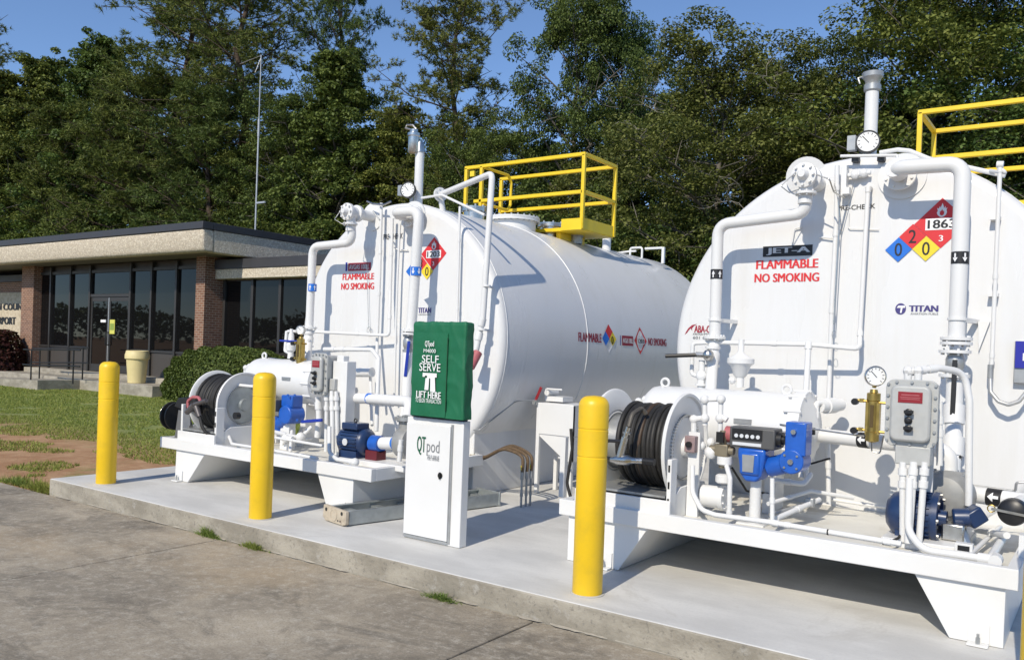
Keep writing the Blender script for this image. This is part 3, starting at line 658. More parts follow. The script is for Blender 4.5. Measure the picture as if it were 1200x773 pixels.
flatpart('avgas_label', poly_on(frect(405, 317.6, 407.3, 307.4), SQ), BLUED, t)
j = flatpart('avgas_label', poly_on(frect(408, 317.6, 435, 307.2), SQ), DRED, t); text('AVGAS 100LL', frect(409.5, 315.8, 433.5, 309.2, .0055), LGR, j, .01)
text('FLAMMABLE', frect(401.5, 328, 438.8, 319.8), RED, t, .018); text('NO SMOKING', frect(399.8, 339.4, 438.8, 331), RED, t, .018)
text('PRE-CHECK', frect(449.5, 281, 472.5, 273), BLK, t, .007)
q = P(508.5, 297.2, FY); q2 = P(508.5, 277.8, FY); h = q2.z-q.z; decals_placard(t, q.x, q.z, h, '1203', '3')
q = P(493.5, 318.3, FY); decals_nfpa(t, q.x, q.z, h*1.0, '3')
titan(t, 490, 364.5, 505.5, 366.5, 485.5, 4); text('AVIATION FUELS', frect(490.5, 369.4, 505, 367.8), GREYP, t, .01)
# decals wrapped on the side of the avgas tank
def side(y0, y1, z0, z1, off):
    def f(s, q):
        z = z0+(z1-z0)*q; dz = z-LZ; return (LC+math.sqrt((TR+off)**2-dz*dz), y0+(y1-y0)*s, z)
    return f
def sidepoly(name, y0, y1, z0, z1, off, pts, m, t):
    f = side(y0, y1, z0, z1, off); ys = sorted({round(p[1], 4) for p in pts})
    o = flatpart(name, poly_on(f, pts), m, t); return o
zc = 1.638
text('FLAMMABLE', side(8.0, 8.52, zc-.05, zc+.05, .003), DRED, tl_, .014, nrm=(1, 0, 0)); text('NO SMOKING', side(9.72, 10.26, zc-.05, zc+.045, .003), DRED, tl_, .014, nrm=(1, 0, 0))
hd = sidepoly('hazard_diamond', 8.53, 8.87, zc-.17, zc+.17, .004, DI, WHT, tl_)
for a, b, m in ((0, .25, BLUEP), (.25, .5, RED), (.5, .25, YELD)):
    f = side(8.53, 8.87, zc-.17, zc+.17, .006); flatpart('hazard_cell', poly_on(lambda s, q: f(a+s*.5, b+q*.5), DI), m, hd)
text('0', side(8.745, 8.80, zc-.06, zc+.03, .008), BLK, hd, .01, nrm=(1, 0, 0))
sidepoly('avgas_label', 8.97, 8.985, zc-.07, zc+.05, .004, SQ, BLUED, tl_)
j = sidepoly('avgas_label', 9.02, 9.31, zc-.07, zc+.05, .004, SQ, DRED, tl_); text('AVGAS 100LL', side(9.035, 9.295, zc-.04, zc+.02, .006), WHT, j, .01, nrm=(1, 0, 0))
j = sidepoly('placard', 9.34, 9.68, zc-.17, zc+.17, .004, DI, RED, tl_)
f = side(9.34, 9.68, zc-.17, zc+.17, .0065); flatpart('number_panel', poly_on(lambda s, q: f(.2+.6*s, .38+.22*q), SQ), WHT, j); text('1203', lambda s, q: Vector(f(.25+.5*s, .41+.16*q))+Vector((.002, 0, 0)), BLK, j, .015, nrm=(1, 0, 0))
flatpart('flame_symbol', poly_on(lambda s, q: f(.4+.2*s, .63+.26*q), FLAME), WHT, j); text('3', lambda s, q: f(.45+.1*s, .14+.13*q), WHT, j, .02, nrm=(1, 0, 0))

# blue sign and junction box at the right of the JET-A tank face
a, b = P(1189, 431, FY-.06), P(1216, 400, FY-.06)
t = thing('junction_box', (a.x, FY, a.z), 'blue fronted sign box mounted on the right of the JET-A tank face', 'sign')
part('housing', MB().box((a.x-.005, FY-.055, a.z-.1), (b.x, FY-.001, b.z)), GREY, t, bevel=.004)
part('sign_plate', MB().box((a.x, FY-.068, a.z), (b.x, FY-.056, b.z)), BLUED, t, bevel=.002)
text('1', rect_on(Vector((a.x+.045, FY-.068, a.z+.05)), Vector((a.x+.07, FY-.068, a.z+.10)), .003), WHT, t)

# ------------------------------------------------------------------ bollards
gb = 'yellow bollards along the pad edge'
def bollard(x, y, label, h=1.205):
    t = thing('bollard', (x, y, 0), label, 'bollard', gb); r = .092
    prof = [(r-.004, .002), (r, .01), (r, h*.69), (r-.003, h*.692), (r-.003, h*.698), (r, h*.70), (r+.001, h*.83), (r-.002, h*.832), (r-.002, h*.838), (r+.001, h*.84), (r+.001, h-.06)]
    for i in range(1, 7):
        a = math.pi/2*i/6; prof.append((r-.055+.056*math.cos(a), h-.06+.06*math.sin(a)))
    prof.append((0, h+.004)); part('sleeve', MB().lathe(prof, (x, y, 0), (0, 0, 1), 40), YEL, t, smooth=50)
    part('base_collar', MB().lathe([(r+.012, .001), (r+.012, .004), (r-.002, .007)], (x, y, 0), (0, 0, 1), 32), mat('caulk', (.5, .49, .45), .8), t)
bollard(-8.07, 4.50, 'yellow bollard at the end of the pad beside the lawn')
bollard(-5.70, 4.51, 'yellow bollard in front of the avgas hose reel')
bollard(-2.56, 4.49, 'yellow bollard beside the JET-A hose reel')
bollard(-.199, 4.49, 'yellow bollard in front of the right end of the JET-A skid')

# ------------------------------------------------------------------ self serve kiosk
ky0 = 4.82; kx0, kx1 = PZ(475, 628, 0).x, P(537, 641, ky0).x; ky1 = PX(546.5, 637, kx1).y
t = thing('fuel_kiosk', (-4.12, 4.92, 0), 'white self-serve fuel pedestal with a green vinyl cover over its head', 'kiosk')
part('pedestal', MB().box((kx0, ky0+.012, .002), (kx1, ky1, .93)), WHITE, t, bevel=.006)
dr = part('door', MB().box((kx0+.012, ky0-.006, .035), (kx1-.11, ky0+.011, .885)), WHITE, t, bevel=.004)
part('door_gap', MB().box((kx1-.107, ky0+.002, .02), (kx1-.09, ky0+.0115, .90)), GREY, t)
part('sill', MB().box((kx0+.005, ky0+.001, .012), (kx1-.11, ky0+.0115, .03)), GREY, t)
q = P(516, 557, ky0-.006); lk_ = MB(); lk_.cyl(q, q+Vector((0, -.006, 0)), .022, n=16); lk_.cb(q+Vector((0, -.009, 0)), (.012, .01, .05)); part('lock', lk_, BLACKP, dr)
part('neck', MB().box((kx0+.03, ky0+.03, .931), (kx1-.02, ky1-.01, .97)), BLACKP, t)
# green cover: slightly tapered, wrinkled vinyl box
cb = bmesh.new(); y0, z0, z1 = 4.79, .945, 1.655; x0, x1 = P(482.5, 430, y0).x, P(544.5, 430, y0).x; y1 = PX(555, 430, x1).y
nx, ny, nz = 40, 20, 48; rr = random.Random(3)
from mathutils import noise as mn
def wr(p, nrm):
    v = Vector(p); rd = .016
    q = Vector((min(max(v.x, x0+rd), x1-rd), min(max(v.y, y0+rd), y1-rd), min(v.z, z1-rd))); e = v-q
    e = e.normalized() if e.length > 1e-6 else Vector(nrm)
    d = mn.noise(v*6)*.010+mn.noise(Vector((v.x*4+v.z*3, v.y*4, v.z*16)))*.008+(1-abs(mn.noise(Vector((v.x*9+v.z*4, v.y*9, v.z*5)))))**6*.010+abs(mn.noise(Vector((v.x*22, v.y*22, v.z*3))))*.008+mn.noise(v*18)*.003
    return q+e*(rd+d*.5)
cm_ = MB()
def grid(o, a, b, na, nb, nrm):
    vs = [wr(o+a*(i/na)+b*(j/nb), nrm) for j in range(nb+1) for i in range(na+1)]
    cm_.add(vs, [(j*(na+1)+i, j*(na+1)+i+1, (j+1)*(na+1)+i+1, (j+1)*(na+1)+i) for j in range(nb) for i in range(na)])
V = Vector
grid(V((x0, y0, z0)), V((x1-x0, 0, 0)), V((0, 0, z1-z0)), nx, nz, (0, -1, 0)); grid(V((x1, y0, z0)), V((0, y1-y0, 0)), V((0, 0, z1-z0)), ny, nz, (1, 0, 0))
grid(V((x1, y1, z0)), V((x0-x1, 0, 0)), V((0, 0, z1-z0)), nx, nz, (0, 1, 0)); grid(V((x0, y1, z0)), V((0, y0-y1, 0)), V((0, 0, z1-z0)), ny, nz, (-1, 0, 0))
grid(V((x0, y0, z1)), V((x1-x0, 0, 0)), V((0, y1-y0, 0)), nx, ny, (0, 0, 1))
cov = part('cover', cm_, GREEN, t, smooth=60)
# front flap panel of the cover with piping on its right side
fl = MB(); fx1 = P(524, 440, y0).x
fvs = []
for jx in range(13):
    for jz in range(21):
        p = V((x0+.012+(fx1-x0-.012)*jx/12, y0, z0+.004+(1.575-z0-.004)*jz/20)); q = wr(p, (0, -1, 0)); fvs.append((q.x, q.y-.007, q.z))
fl.add(fvs, [(a*21+b, (a+1)*21+b, (a+1)*21+b+1, a*21+b+1) for a in range(12) for b in range(20)]); part('flap', fl, GREEN, cov, smooth=60)
part('seam', MB().tube([(fx1+.004, y0-.012, 1.0+.06*i) for i in range(10)], .0035, n=6), mat('dark_green_seam', (.004, .06, .02), .6), cov)
kr = lambda u0, v1, u1, v0: rect_on(P(u0, v1, y0-.019), P(u1, v0, y0-.019), .002)
text('QTpod', kr(498, 407.5, 509, 399.5), WHT, cov, .015); text('M4000', kr(496.5, 412.8, 511, 409), WHT, cov, .005)
text('SELF', kr(494.5, 424.5, 514.5, 416.5), WHT, cov, .005); text('SERVE', kr(491.5, 434.2, 516.5, 426), WHT, cov, .005)
f = kr(494, 457.5, 512, 437.5)
flatpart('pump_symbol', poly_on(f, [(.05, .78), (.05, 1), (1, 1), (1, .78), (.88, .78), (.94, 0), (.6, 0), (.58, .72), (.5, .72), (.47, .06), (.2, .06), (.26, .72), (.36, .72), (.36, .85), (.2, .85), (.2, .78)]), WHT, cov)
text('LIFT HERE', kr(487.8, 465.2, 517, 459.6), WHT, cov, .018); text('TO BEGIN TRANSACTION', kr(487, 470.6, 517, 468.2), WHT, cov, 0)
pr_ = lambda u0, v1, u1, v0: rect_on(P(u0, v1, ky0-.006), P(u1, v0, ky0-.006), .003)
text('QT', pr_(488.5, 532, 499.5, 511.5), DKGRN, dr, .012); text('pod', pr_(500, 533.5, 515.5, 516.5), GREYP, dr, 0)
text('SELF SERVE', pr_(501, 536, 515, 534.2), GREYP, dr, 0); text('FUEL TERMINAL', pr_(501, 538.5, 515, 537), GREYP, dr, 0)

# ------------------------------------------------------------------ ladder lying on the pad
la, lb = V((-5.11, 4.83, 0)), V((-4.78, 6.42, 0)); ld = (lb-la).normalized(); ls = V((ld.y, -ld.x, 0))
t = thing('folded_ladder', (la.x, la.y, 0), 'folded aluminium ladder with tan end plates lying flat behind the kiosk', 'ladder')
for sgn in (-1, 1):
    m = MB(); q = ls*(sgn*.155)
    m.bar(la+q+V((0, 0, .065)), lb+q+V((0, 0, .065)), .012, .11); m.bar(la+q-ls*sgn*.015+V((0, 0, .115)), lb+q-ls*sgn*.015+V((0, 0, .115)), .035, .01); m.bar(la+q-ls*sgn*.015+V((0, 0, .014)), lb+q-ls*sgn*.015+V((0, 0, .014)), .035, .01); part('rail', m, FIBER, t, bevel=.002)
for i in range(6):
    p = la+ld*(.16+.28*i); part('rung', MB().bar(p-ls*.15+V((0, 0, .07)), p+ls*.15+V((0, 0, .07)), .075, .028), FIBER, t, bevel=.003)
m = MB().prism([la-ld*.012-ls*.175+V((0, 0, .03)), la-ld*.012-ls*.13+V((0, 0, .006)), la-ld*.012+ls*.13+V((0, 0, .004)), la-ld*.012+ls*.18+V((0, 0, .02)), la-ld*.012+ls*.175+V((0, 0, .125)), la-ld*.012-ls*.165+V((0, 0, .135))], -ld*.035)
ep = part('end_plate', m, TAN, t, bevel=.006); m = MB()
for s_, z in ((-.12, .10), (.12, .10), (.10, .035), (.065, .035)): q = la-ld*.047+ls*s_+V((0, 0, z)); m.cyl(q, q-ld*.002, .016 if z > .05 else .008, n=10)
part('holes', m, BLACKP, ep); q = la-ld*.0475+V((0, 0, .072)); part('boss', MB().lathe([(.05, 0), (.05, .004), (.042, .005), (.042, .002), (.0, .002)], q, -ld, 24), TAN, ep)
part('end_plate', MB().bar(lb+ld*.004-ls*.17+V((0, 0, .07)), lb+ld*.004+ls*.17+V((0, 0, .07)), .02, .125), FIBER, t, bevel=.004)

# ------------------------------------------------------------------ hoses rising from the pad
t = thing('hose_bundle', (-4.45, 6.5, 0), 'three dark flexible fuel hoses arching down onto steel risers in the pad', 'hoses')
for i, (u, v) in enumerate(((610.5, 594), (616, 593), (621, 592))):
    base = PZ(u, v, 0); s0 = P(556-i*0, 534+i*1.5, base.y+.12)
    top = base+V((0, 0, .28)); m = MB(); m.cyl(base+V((0, 0, .001)), top, .011, n=10); m.cyl(top-V((0, 0, .02)), top+V((0, 0, .05)), .016, n=6); m.cyl(base+V((0, 0, .1)), base+V((0, 0, .13)), .015, n=6); part('riser', m, GREY, t)
    pts = [s0, s0+V((.14, -.01, .005+.008*i))]
    e = top+V((0, 0, .05)); c1 = P(596+4*i, 527-2*i, base.y+.03)
    pts += [P(585+3*i, 527.5-1.5*i, base.y+.06), c1, e+V((-.01, 0, .14)), e]
    path = []; Pn = [pts[0]]+pts+[pts[-1]]
    for k in range(1, len(Pn)-2):
        for s_ in range(6):
            x_ = s_/6; a, b, c_, d_ = Pn[k-1:k+3]; path.append(.5*((2*b)+(c_-a)*x_+(2*a-5*b+4*c_-d_)*x_**2+(3*b-a-3*c_+d_)*x_**3))
    path.append(pts[-1]); part('hose', MB().tube(path, .0155, n=10), mat('bronze_hose', (.13, .085, .045), .5, var=.3, vscale=25), t); part('tag', MB().cyl(e+V((0, 0, .02)), e+V((0, 0, .06)), .0165, n=10), YELD, t) if i != 1 else None
    part('fitting', MB().cyl(s0-V((.05, 0, 0)), s0+V((.07, -.004, .002)), .016, n=8), BRASS, t)
part('manifold', MB().cyl(P(545, 534, 6.7), P(560, 535, 6.66), .035), WHITE, t)
conduit(t, [P(543, 503, 6.6), P(562, 503.5, 6.6), P(603, 471, 7.0), P(607, 469.5, 7.0), P(628, 469, 7.2)], .006, GREY, 'cable', .02)
conduit(t, [P(565, 550, 6.9), P(567, 561, 6.9), P(563, 570, 6.88), P(566, 577, 6.88), P(575, 577, 6.85)], .006, BLACKP, 'cable', .05)

# ------------------------------------------------------------------ white sump hopper between the tanks
t = thing('sump_hopper', (-4.65, 7.4, 0), 'small white hopper on legs with a red lever between the two tanks', 'hopper')
hy0, hy1 = 7.25, 7.62; hx0, hx1 = P(629, 480, hy0).x, P(672, 480, hy0).x
zt, zb = P(640, 472, hy0).z, P(640, 509, hy0).z
part('bin', MB().box((hx0, hy0, zb), (hx1, hy1, zt)), WHITE, t, bevel=.006)
part('chute', MB().add([(hx0+.01, hy0+.01, zb), (hx1, hy0+.01, zb), (hx1, hy1, zb), (hx0+.01, hy1, zb), (hx1-.08, hy0+.01, zb-.25), (hx1, hy0+.01, zb-.25), (hx1, hy1, zb-.25), (hx1-.08, hy1, zb-.25)], [(0, 1, 5, 4), (1, 2, 6, 5), (2, 3, 7, 6), (3, 0, 4, 7), (4, 5, 6, 7)]), WHITE, t)
for x, y in ((hx0, hy0), (hx1-.04, hy0), (hx0+.02, hy1-.04), (hx1-.04, hy1-.04)): part('leg', MB().box((x, y-.002, .001), (x+.04, y+.038, zb if y > hy0 else zt-.01)), WHITE, t, bevel=.003)
q = V((hx0-.01, hy0-.02, zt+.01)); part('lever', MB().bar(q, q+V((.07, 0, .15)), .03, .012, (0, 1, 0)), REDP, t, bevel=.003)
part('latch', MB().cb(q+V((0, 0, -.01)), (.05, .03, .05)), GREY, t)
m = MB(); q = P(655, 467, 7.45); m.cb(q, (.22, .2, .05)); m.cyl(q+V((-.09, -.1, .06)), q+V((-.09, .1, .06)), .03, n=10); m.tube([q+V((-.1, -.1, .02)), q+V((-.1, -.1, .1)), q+V((.1, -.1, .1))], .01, .02, 8); part('lid_hinge', m, WHITE, t)
pipe(t, [(655, 536, 7.2), (668, 541, 7.0)], .012)
m = MB(); q = P(668, 532, 6.2); m.tube([q+V((0, 0, .22)), q+V((.02, 0, .05)), q+V((-.02, 0, -.25)), q+V((.04, 0, -.42))], .014, .1, 8); part('drain_hose', m, BLACK, t)
part('drain_post', MB().bar(P(662, 512, 6.5), P(659, 582, 6.5), .05, .05), WHITE, t)

# ------------------------------------------------------------------ hose reels
def reel(xl, xr, yc, zc, rad, label, nz_at, red, tag_side=True):
    t = thing('hose_reel', ((xl+xr)/2, yc, .386), label, 'hose reel', 'fuel hose reels')
    for x, sg in ((xl, -1), (xr, 1)):
        prof = [(rad*.55, -.004), (rad*.62, .008), (rad*.93, .014), (rad*.955, .032), (rad, .036), (rad+.006, .026), (rad+.004, .014), (rad*.965, .004), (rad*.6, -.002)]
        fl = part('flange', MB().lathe(prof, (x, yc, zc), (sg, 0, 0), 56, False), WHITE, t, smooth=40)
        part('hub_disc', MB().lathe([(rad*.58, 0), (rad*.56, .012), (rad*.2, .02), (rad*.18, .05), (0, .052)], (x, yc, zc), (sg, 0, 0), 40), (FIBER if red else WHITE) if sg > 0 else GREY, t)
        if sg > 0:
            g = MB(); k = 60
            for i in range(k):
                a = 2*math.pi*i/k; q = V((x+.02, yc+rad*.60*math.cos(a), zc+rad*.60*math.sin(a))); g.cb(q, (.022, .010, .010))
            part('ring_gear', g, GREY, t)
    part('drum', MB().cyl((xl, yc, zc), (xr, yc, zc), rad*.5, n=32), GREY, t)
    W = xr-xl; gp = .0 if red else .24; hr = W*(1-gp)/22.2
    for layer, (rd, m) in enumerate(((rad*.60, BLACK), (rad*(.84 if red else .73), BLACK))):
        pts = []; turns = 11; N = 34
        for i in range(turns*N+1):
            a = 2*math.pi*i/N; x = xl+gp*W+hr*1.0+(W*(1-gp)-2.1*hr)*i/(turns*N); rr_ = rd+.007*math.sin(i/N*2.3+layer)+.004*math.sin(i/N*7)
            pts.append((x, yc+rr_*math.cos(a), zc+rr_*math.sin(a)))
        part('hose', MB().tube(pts, hr*1.02, n=10), m, t)
    if not red:
        x_ = xl+W*.62; rr_ = rad*.73+.012
        part('worn_hose_turn', MB().tube([(x_+.004*math.sin(a_*.4), yc+rr_*math.cos(a_*.1309), zc+rr_*math.sin(a_*.1309)) for a_ in range(48)], hr*.82, n=10, closed=True), BROWNH, t, label='brown scuffed turn of hose')
    # stand
    zd = .386
    part('base_rail', MB().box((xl-.1, yc-.40, zd), (xr+.10, yc-.375, zd+.13)), WHITE, t, bevel=.004)
    part('base_rail', MB().box((xl-.1, yc+.36, zd), (xr+.10, yc+.40, zd+.10)), WHITE, t, bevel=.004)
    for x in (xl-.09, xr+.06):
        part('upright', MB().box((x, yc-.372, zd), (x+.03, yc-.28, zd+.40)), WHITE, t, bevel=.003)
        part('side_plate', MB().prism([(x+.002, yc-.279, zd), (x+.002, yc+.359, zd), (x+.002, yc+.2, zd+.2), (x+.002, yc-.2, zd+.2), (x+.002, yc-.279, zd+.16)], (.026, 0, 0)), WHITE, t, bevel=.003)
    m = MB()
    for k in range(3): m.cb((xr+.075, yc-.374, zd+.12+.11*k), (.012, .004, .045))
    part('slots', m, BLACKP, t)
    m = MB(); m.cb(((xl+xr)/2, yc-.377, zd+.065), (.13, .004, .055)); part('data_plate', m, LGR, t)
    part('drip_pan', MB().box((xl-.07, yc-.37, zd+.14), (xr+.05, yc+.35, zd+.155)), GREY, t)
    return t
rx0, rx1 = P(722, 520, 5.50).x, P(800, 525, 5.50).x
r_r = reel(rx0, rx1, 5.50, .835, .372, 'white hose reel wound with thick black hose beside the JET-A meter', None, False)
lx1 = P(284, 490, 5.50).x
r_l = reel(lx1-.42, lx1, 5.50, .80, .33, 'white hose reel with black hose at the end of the avgas skid', None, True)
# nozzle hanging on the JET-A reel
t = thing('fuel_nozzle', P(745, 530, 5.05), 'grey metal fuelling nozzle hanging in front of the JET-A reel hose', 'nozzle')
y_ = 5.08
m = MB(); a = P(716, 538, y_); b = P(757, 540, y_); d = (b-a).normalized(); m.lathe([(.018, 0), (.022, .02), (.034, .05), (.036, .13), (.026, .15), (.022, .17), (.02, (b-a).length)], a, d, 16)
m.cyl(P(727, 535, y_), P(733, 512, y_), .03, .026, 14); m.cyl(P(733, 512, y_), P(737, 500, y_), .018, n=12); m.flange(P(735, 507, y_), (.2, 0, 1), .03, .01, 0); part('body', m, STEEL, t)
part('spout', MB().cyl(b-d*.02, P(767, 541.5, y_), .024, n=12), BLACKP, t)
part('grip', MB().tube([P(720, 537, y_), P(708, 536, y_+.01), P(707, 520, y_+.02), P(713, 516, y_), P(731, 517, y_)], .012, .03, 8), BLACKP, t)
part('hose_end', MB().tube([P(737, 500, y_), P(741, 485, y_+.03), P(752, 478, 5.24), P(757, 485, 5.26)], .0165, .05, 10), HOSEB, t)
# nozzle at the avgas reel
t = thing('fuel_nozzle', P(232, 480, 5.05), 'dark fuel nozzle with faded red guard hooked beside the avgas hose reel', 'nozzle')
m = MB(); m.cyl(P(219, 483, y_), P(228, 474, y_), .028, .034, 12); m.cyl(P(228, 474, y_), P(242, 469, y_), .026, .02, 12); m.cyl(P(230, 476, y_), P(234, 488, y_), .032, .026, 12); part('body', m, mat('dark_nozzle_metal', (.12, .11, .11), .45, metal=.5), t)
part('guard', MB().tube([P(221, 480, y_), P(220, 470, y_), P(226, 465, y_), P(233, 465.5, y_), P(236, 472, y_)], .016, .04, 8), PINK, t)
part('hose_end', MB().tube([P(234, 488, y_), P(237, 500, y_), P(242, 508, y_+.02), P(252, 508, y_+.1), P(252, 498, 5.2)], .0165, .08, 10), BLACK, t)
# small black grounding reel on the avgas skid
q = PZ(207, 511, .386); q.y = 5.2
t = thing('grounding_reel', (P(208, 505, 5.2).x, 5.2, .386), 'small black grounding cable reel on the outer corner of the avgas skid', 'reel')
c = P(205, 487, 5.28); m = MB(); m.lathe([(.0, -.02), (.12, -.02), (.14, 0), (.15, .01), (.15, .03), (.1, .035), (.1, .09), (.15, .095), (.15, .115), (0, .12)], c-V((.06, 0, 0)), (1, 0, 0), 32); part('spool', m, BLACK, t)
m = MB(); m.tube([c+V((-.085, .0, .0))+V((0, .12*math.cos(a*.3), .13*math.sin(a*.3))) for a in range(21)], .008, n=6, closed=True); part('cable', m, STEEL, t)
a = P(209, 480, 5.2); b = P(225, 512, 5.2); part('bracket', MB().prism([V((a.x, 5.2, a.z)), V((a.x+.12, 5.2, a.z-.01)), V((b.x+.02, 5.2, .386)), V((a.x-.06, 5.2, .386))], (0, .05, 0)), mat('dark_grey_bracket', (.17, .17, .17), .5, metal=.3), t, bevel=.004)
part('hood', MB().prism([P(204, 476, 5.16), P(209, 466, 5.16), P(222, 465, 5.16), P(232, 472, 5.16), P(232, 484, 5.16), P(214, 480, 5.16)], (0, .1, 0)), BLACKP, t, bevel=.006)
# ------------------------------------------------------------------ filter vessels
ZD = .386
def filt(xl, xr, yc, zc, r, label):
    t = thing('filter_vessel', ((xl+xr)/2, yc, ZD), label, 'filter', 'filter vessels on the skids')
    L = xr-xl
    part('body', MB().lathe([(0, 0), (r*.45, .006), (r*.8, .03), (r*.96, .075), (r, .12), (r, L-.10), (r+.02, L-.10), (r+.02, L-.02), (r*.9, L-.015), (r*.6, L+.03), (0, L+.05)], (xl, yc, zc), (1, 0, 0), 48), WHITE, t, smooth=40)
    m = MB()
    for i in range(12):
        a = 2*math.pi*i/12; q = V((xr-.13, yc+(r+.018)*math.cos(a), zc+(r+.018)*math.sin(a))); m.cyl(q, q+V((.12, 0, 0)), .012, n=6)
    part('bolts', m, WHITE, t)
    for x in (xl+.16, xr-.18):
        q = V((x, yc-.02, zc+r-.005)); k = 14
        part('lifting_eye', MB().tube([q+V((.032*math.cos(a*2*math.pi/k), 0, .03+.032*math.sin(a*2*math.pi/k))) for a in range(k)], .011, n=8, closed=True), WHITE, t)
    for x in (xl+.25, xr-.25): part('support', MB().box((x-.04, yc-.1, ZD), (x+.04, yc+.1, zc-r*.8)), WHITE, t, bevel=.004)
    q = V((xl+.74*L, yc-r*.97, zc+r*.2)); part('name_plate', MB().cb((xl+.68*L, yc-r*.985, zc+r*.16), (.13, .02, .035)), GREY, t)
    part('drain_stub', MB().tube([(xl+.06, yc-r*.5, zc+.1), (xl-.01, yc-r*.6, zc+.12), (xl-.01, yc-r*.6, zc-.14)], .018, .03).sphere((xl+.0, yc-r*.6, zc+.12), .032, 10).sphere((xl+.05, yc-r*.55, zc+.14), .03, 10), WHITE, t)
    return t
fr = filt(P(758, 480, 6.1).x, P(952, 482, 6.1).x, 6.1, .98, .25, 'white horizontal filter vessel behind the JET-A hose reel')
fl_ = filt(P(300, 440, 6.1).x, P(384, 446, 6.1).x, 6.1, 1.04, .235, 'white horizontal filter vessel behind the avgas hose reel')
# riser valve from the left face pipe down into the filter
pipe(tr_, [(837, 399, yA), (832, 470, 6.15)], .043, 0); valve(tr_, P(835, 418, 6.27), (0, 0, 1), .048, WHITE, WHITE, (0, 0, 1), 0)
q = P(830, 416, 6.15); m = MB(); m.sphere(q, .045, 10); m.cyl(q, q+V((-.1, 0, 0)), .022, n=8); act = part('actuator', m, STEEL, tr_); part('handle', MB().cyl(P(822, 415.5, 6.15), P(780, 417, 6.1), .016, n=8), BLACKP, act)
q = P(822, 440, 6.2); part('relief_valve', MB().sphere(q, .045, 10).cyl(q, q+V((0, 0, .12)), .024).cyl(q, q-V((0, 0, .12)), .028).flange(q-V((0, 0, .07)), (0, 0, 1), .045, .015, 0), WHITE, tr_)
q = P(868, 424, 6.2); part('air_eliminator', MB().lathe([(.0, -.19), (.03, -.19), (.03, -.12), (.05, -.10), (.075, -.03), (.10, -.01), (.10, .025), (.07, .04), (.035, .06), (.022, .08), (.022, .17)], q, (0, 0, 1), 20).sphere(q+V((-.05, -.03, -.14)), .03, 8), WHITE, tr_)
pipe(tl_, [(362.5, 388, yA), (360, 425, 6.15)], .043, 0); valve(tl_, P(361.5, 398, 6.27), (0, 0, 1), .048, WHITE, WHITE, (0, 0, 1), 0)
q = P(341, 402, 6.22); part('relief_valve', MB().lathe([(.0, -.17), (.035, -.17), (.03, -.10), (.05, -.08), (.055, -.01), (.035, .02), (.03, .10), (.018, .12), (.018, .16)], q, (0, 0, 1), 16), WHITE, tl_)
pipe(tl_, [(336, 388, 6.28), (334, 411, 6.25), (340, 414, 6.22)], .018, .03)
act = part('actuator', MB().sphere(P(352, 400, 6.2), .03, 8), STEEL, tl_); part('handle', MB().cyl(P(350, 400, 6.2), P(328, 399, 6.15), .011, n=8), BLUEH, act)

# ------------------------------------------------------------------ differential gauges
def diffgauge(u, v, Y, gr, label, bodyh, name='pressure_gauge'):
    c = P(u, v, Y); t = thing(name, (c.x, c.y, c.z-.35), label, 'gauge')
    gauge(t, c, gr, (.45, -1, .05), STEEL, 'gauge_case')
    b0 = c+V((-.01, .02, -gr-.02)); part('brass_body', MB().lathe([(.022, 0), (.026, -.02), (.042, -.025), (.042, -.07), (.036, -.075), (.036, -bodyh+.07), (.042, -bodyh+.065), (.042, -bodyh+.01), (.02, -bodyh)], b0, (0, 0, 1), 16).cb(b0+V((0, -.0, -bodyh*.55)), (.085, .05, bodyh*.6)), BRASS, t)
    part('sight_tube', MB().cb(b0+V((0, -.032, -bodyh*.5)), (.022, .02, bodyh*.42)), mat('sight_glass', (.10, .07, .03), .15), t)
    m = MB()
    for k in (.25, .8): q = b0+V((0, 0, -bodyh*k)); m.cyl(q+V((-.1, 0, .01)), q+V((.09, 0, 0)), .009, n=8); m.cb(q+V((-.07, -.005, .01)), (.025, .03, .025))
    part('fittings', m, BRASS, t); m = MB()
    part('gauge_stem', MB().cyl(c+V((-.005, .02, -gr*.6)), b0+V((0, 0, .01)), .013, n=10), BRASS, t)
    for k in (.25, .8): q = b0+V((-.11, -.01, -bodyh*k)); m.cyl(q-V((0, .02, 0)), q+V((0, .02, 0)), .022, n=10)
    part('knobs', m, BLACKP, t)
    part('tubing', MB().tube([b0+V((0, 0, -bodyh)), b0+V((0, 0, -bodyh-.06)), b0+V((.05, 0, -bodyh-.07)), b0+V((.07, 0, -bodyh+.05))], .005, .02, 6).tube([b0+V((-.05, 0, -bodyh*.9)), b0+V((-.35, .05, -bodyh*.86)), b0+V((-.62, .08, -bodyh*.82))], .0065, 0, 6), STEEL, t)
    return t
diffgauge(1026, 440.5, 5.75, .066, 'round dial gauge on a brass sight body beside the JET-A control box', .34)
diffgauge(352, 386.5, 6.0, .05, 'small dial gauge on a brass body above the avgas filter', .30)

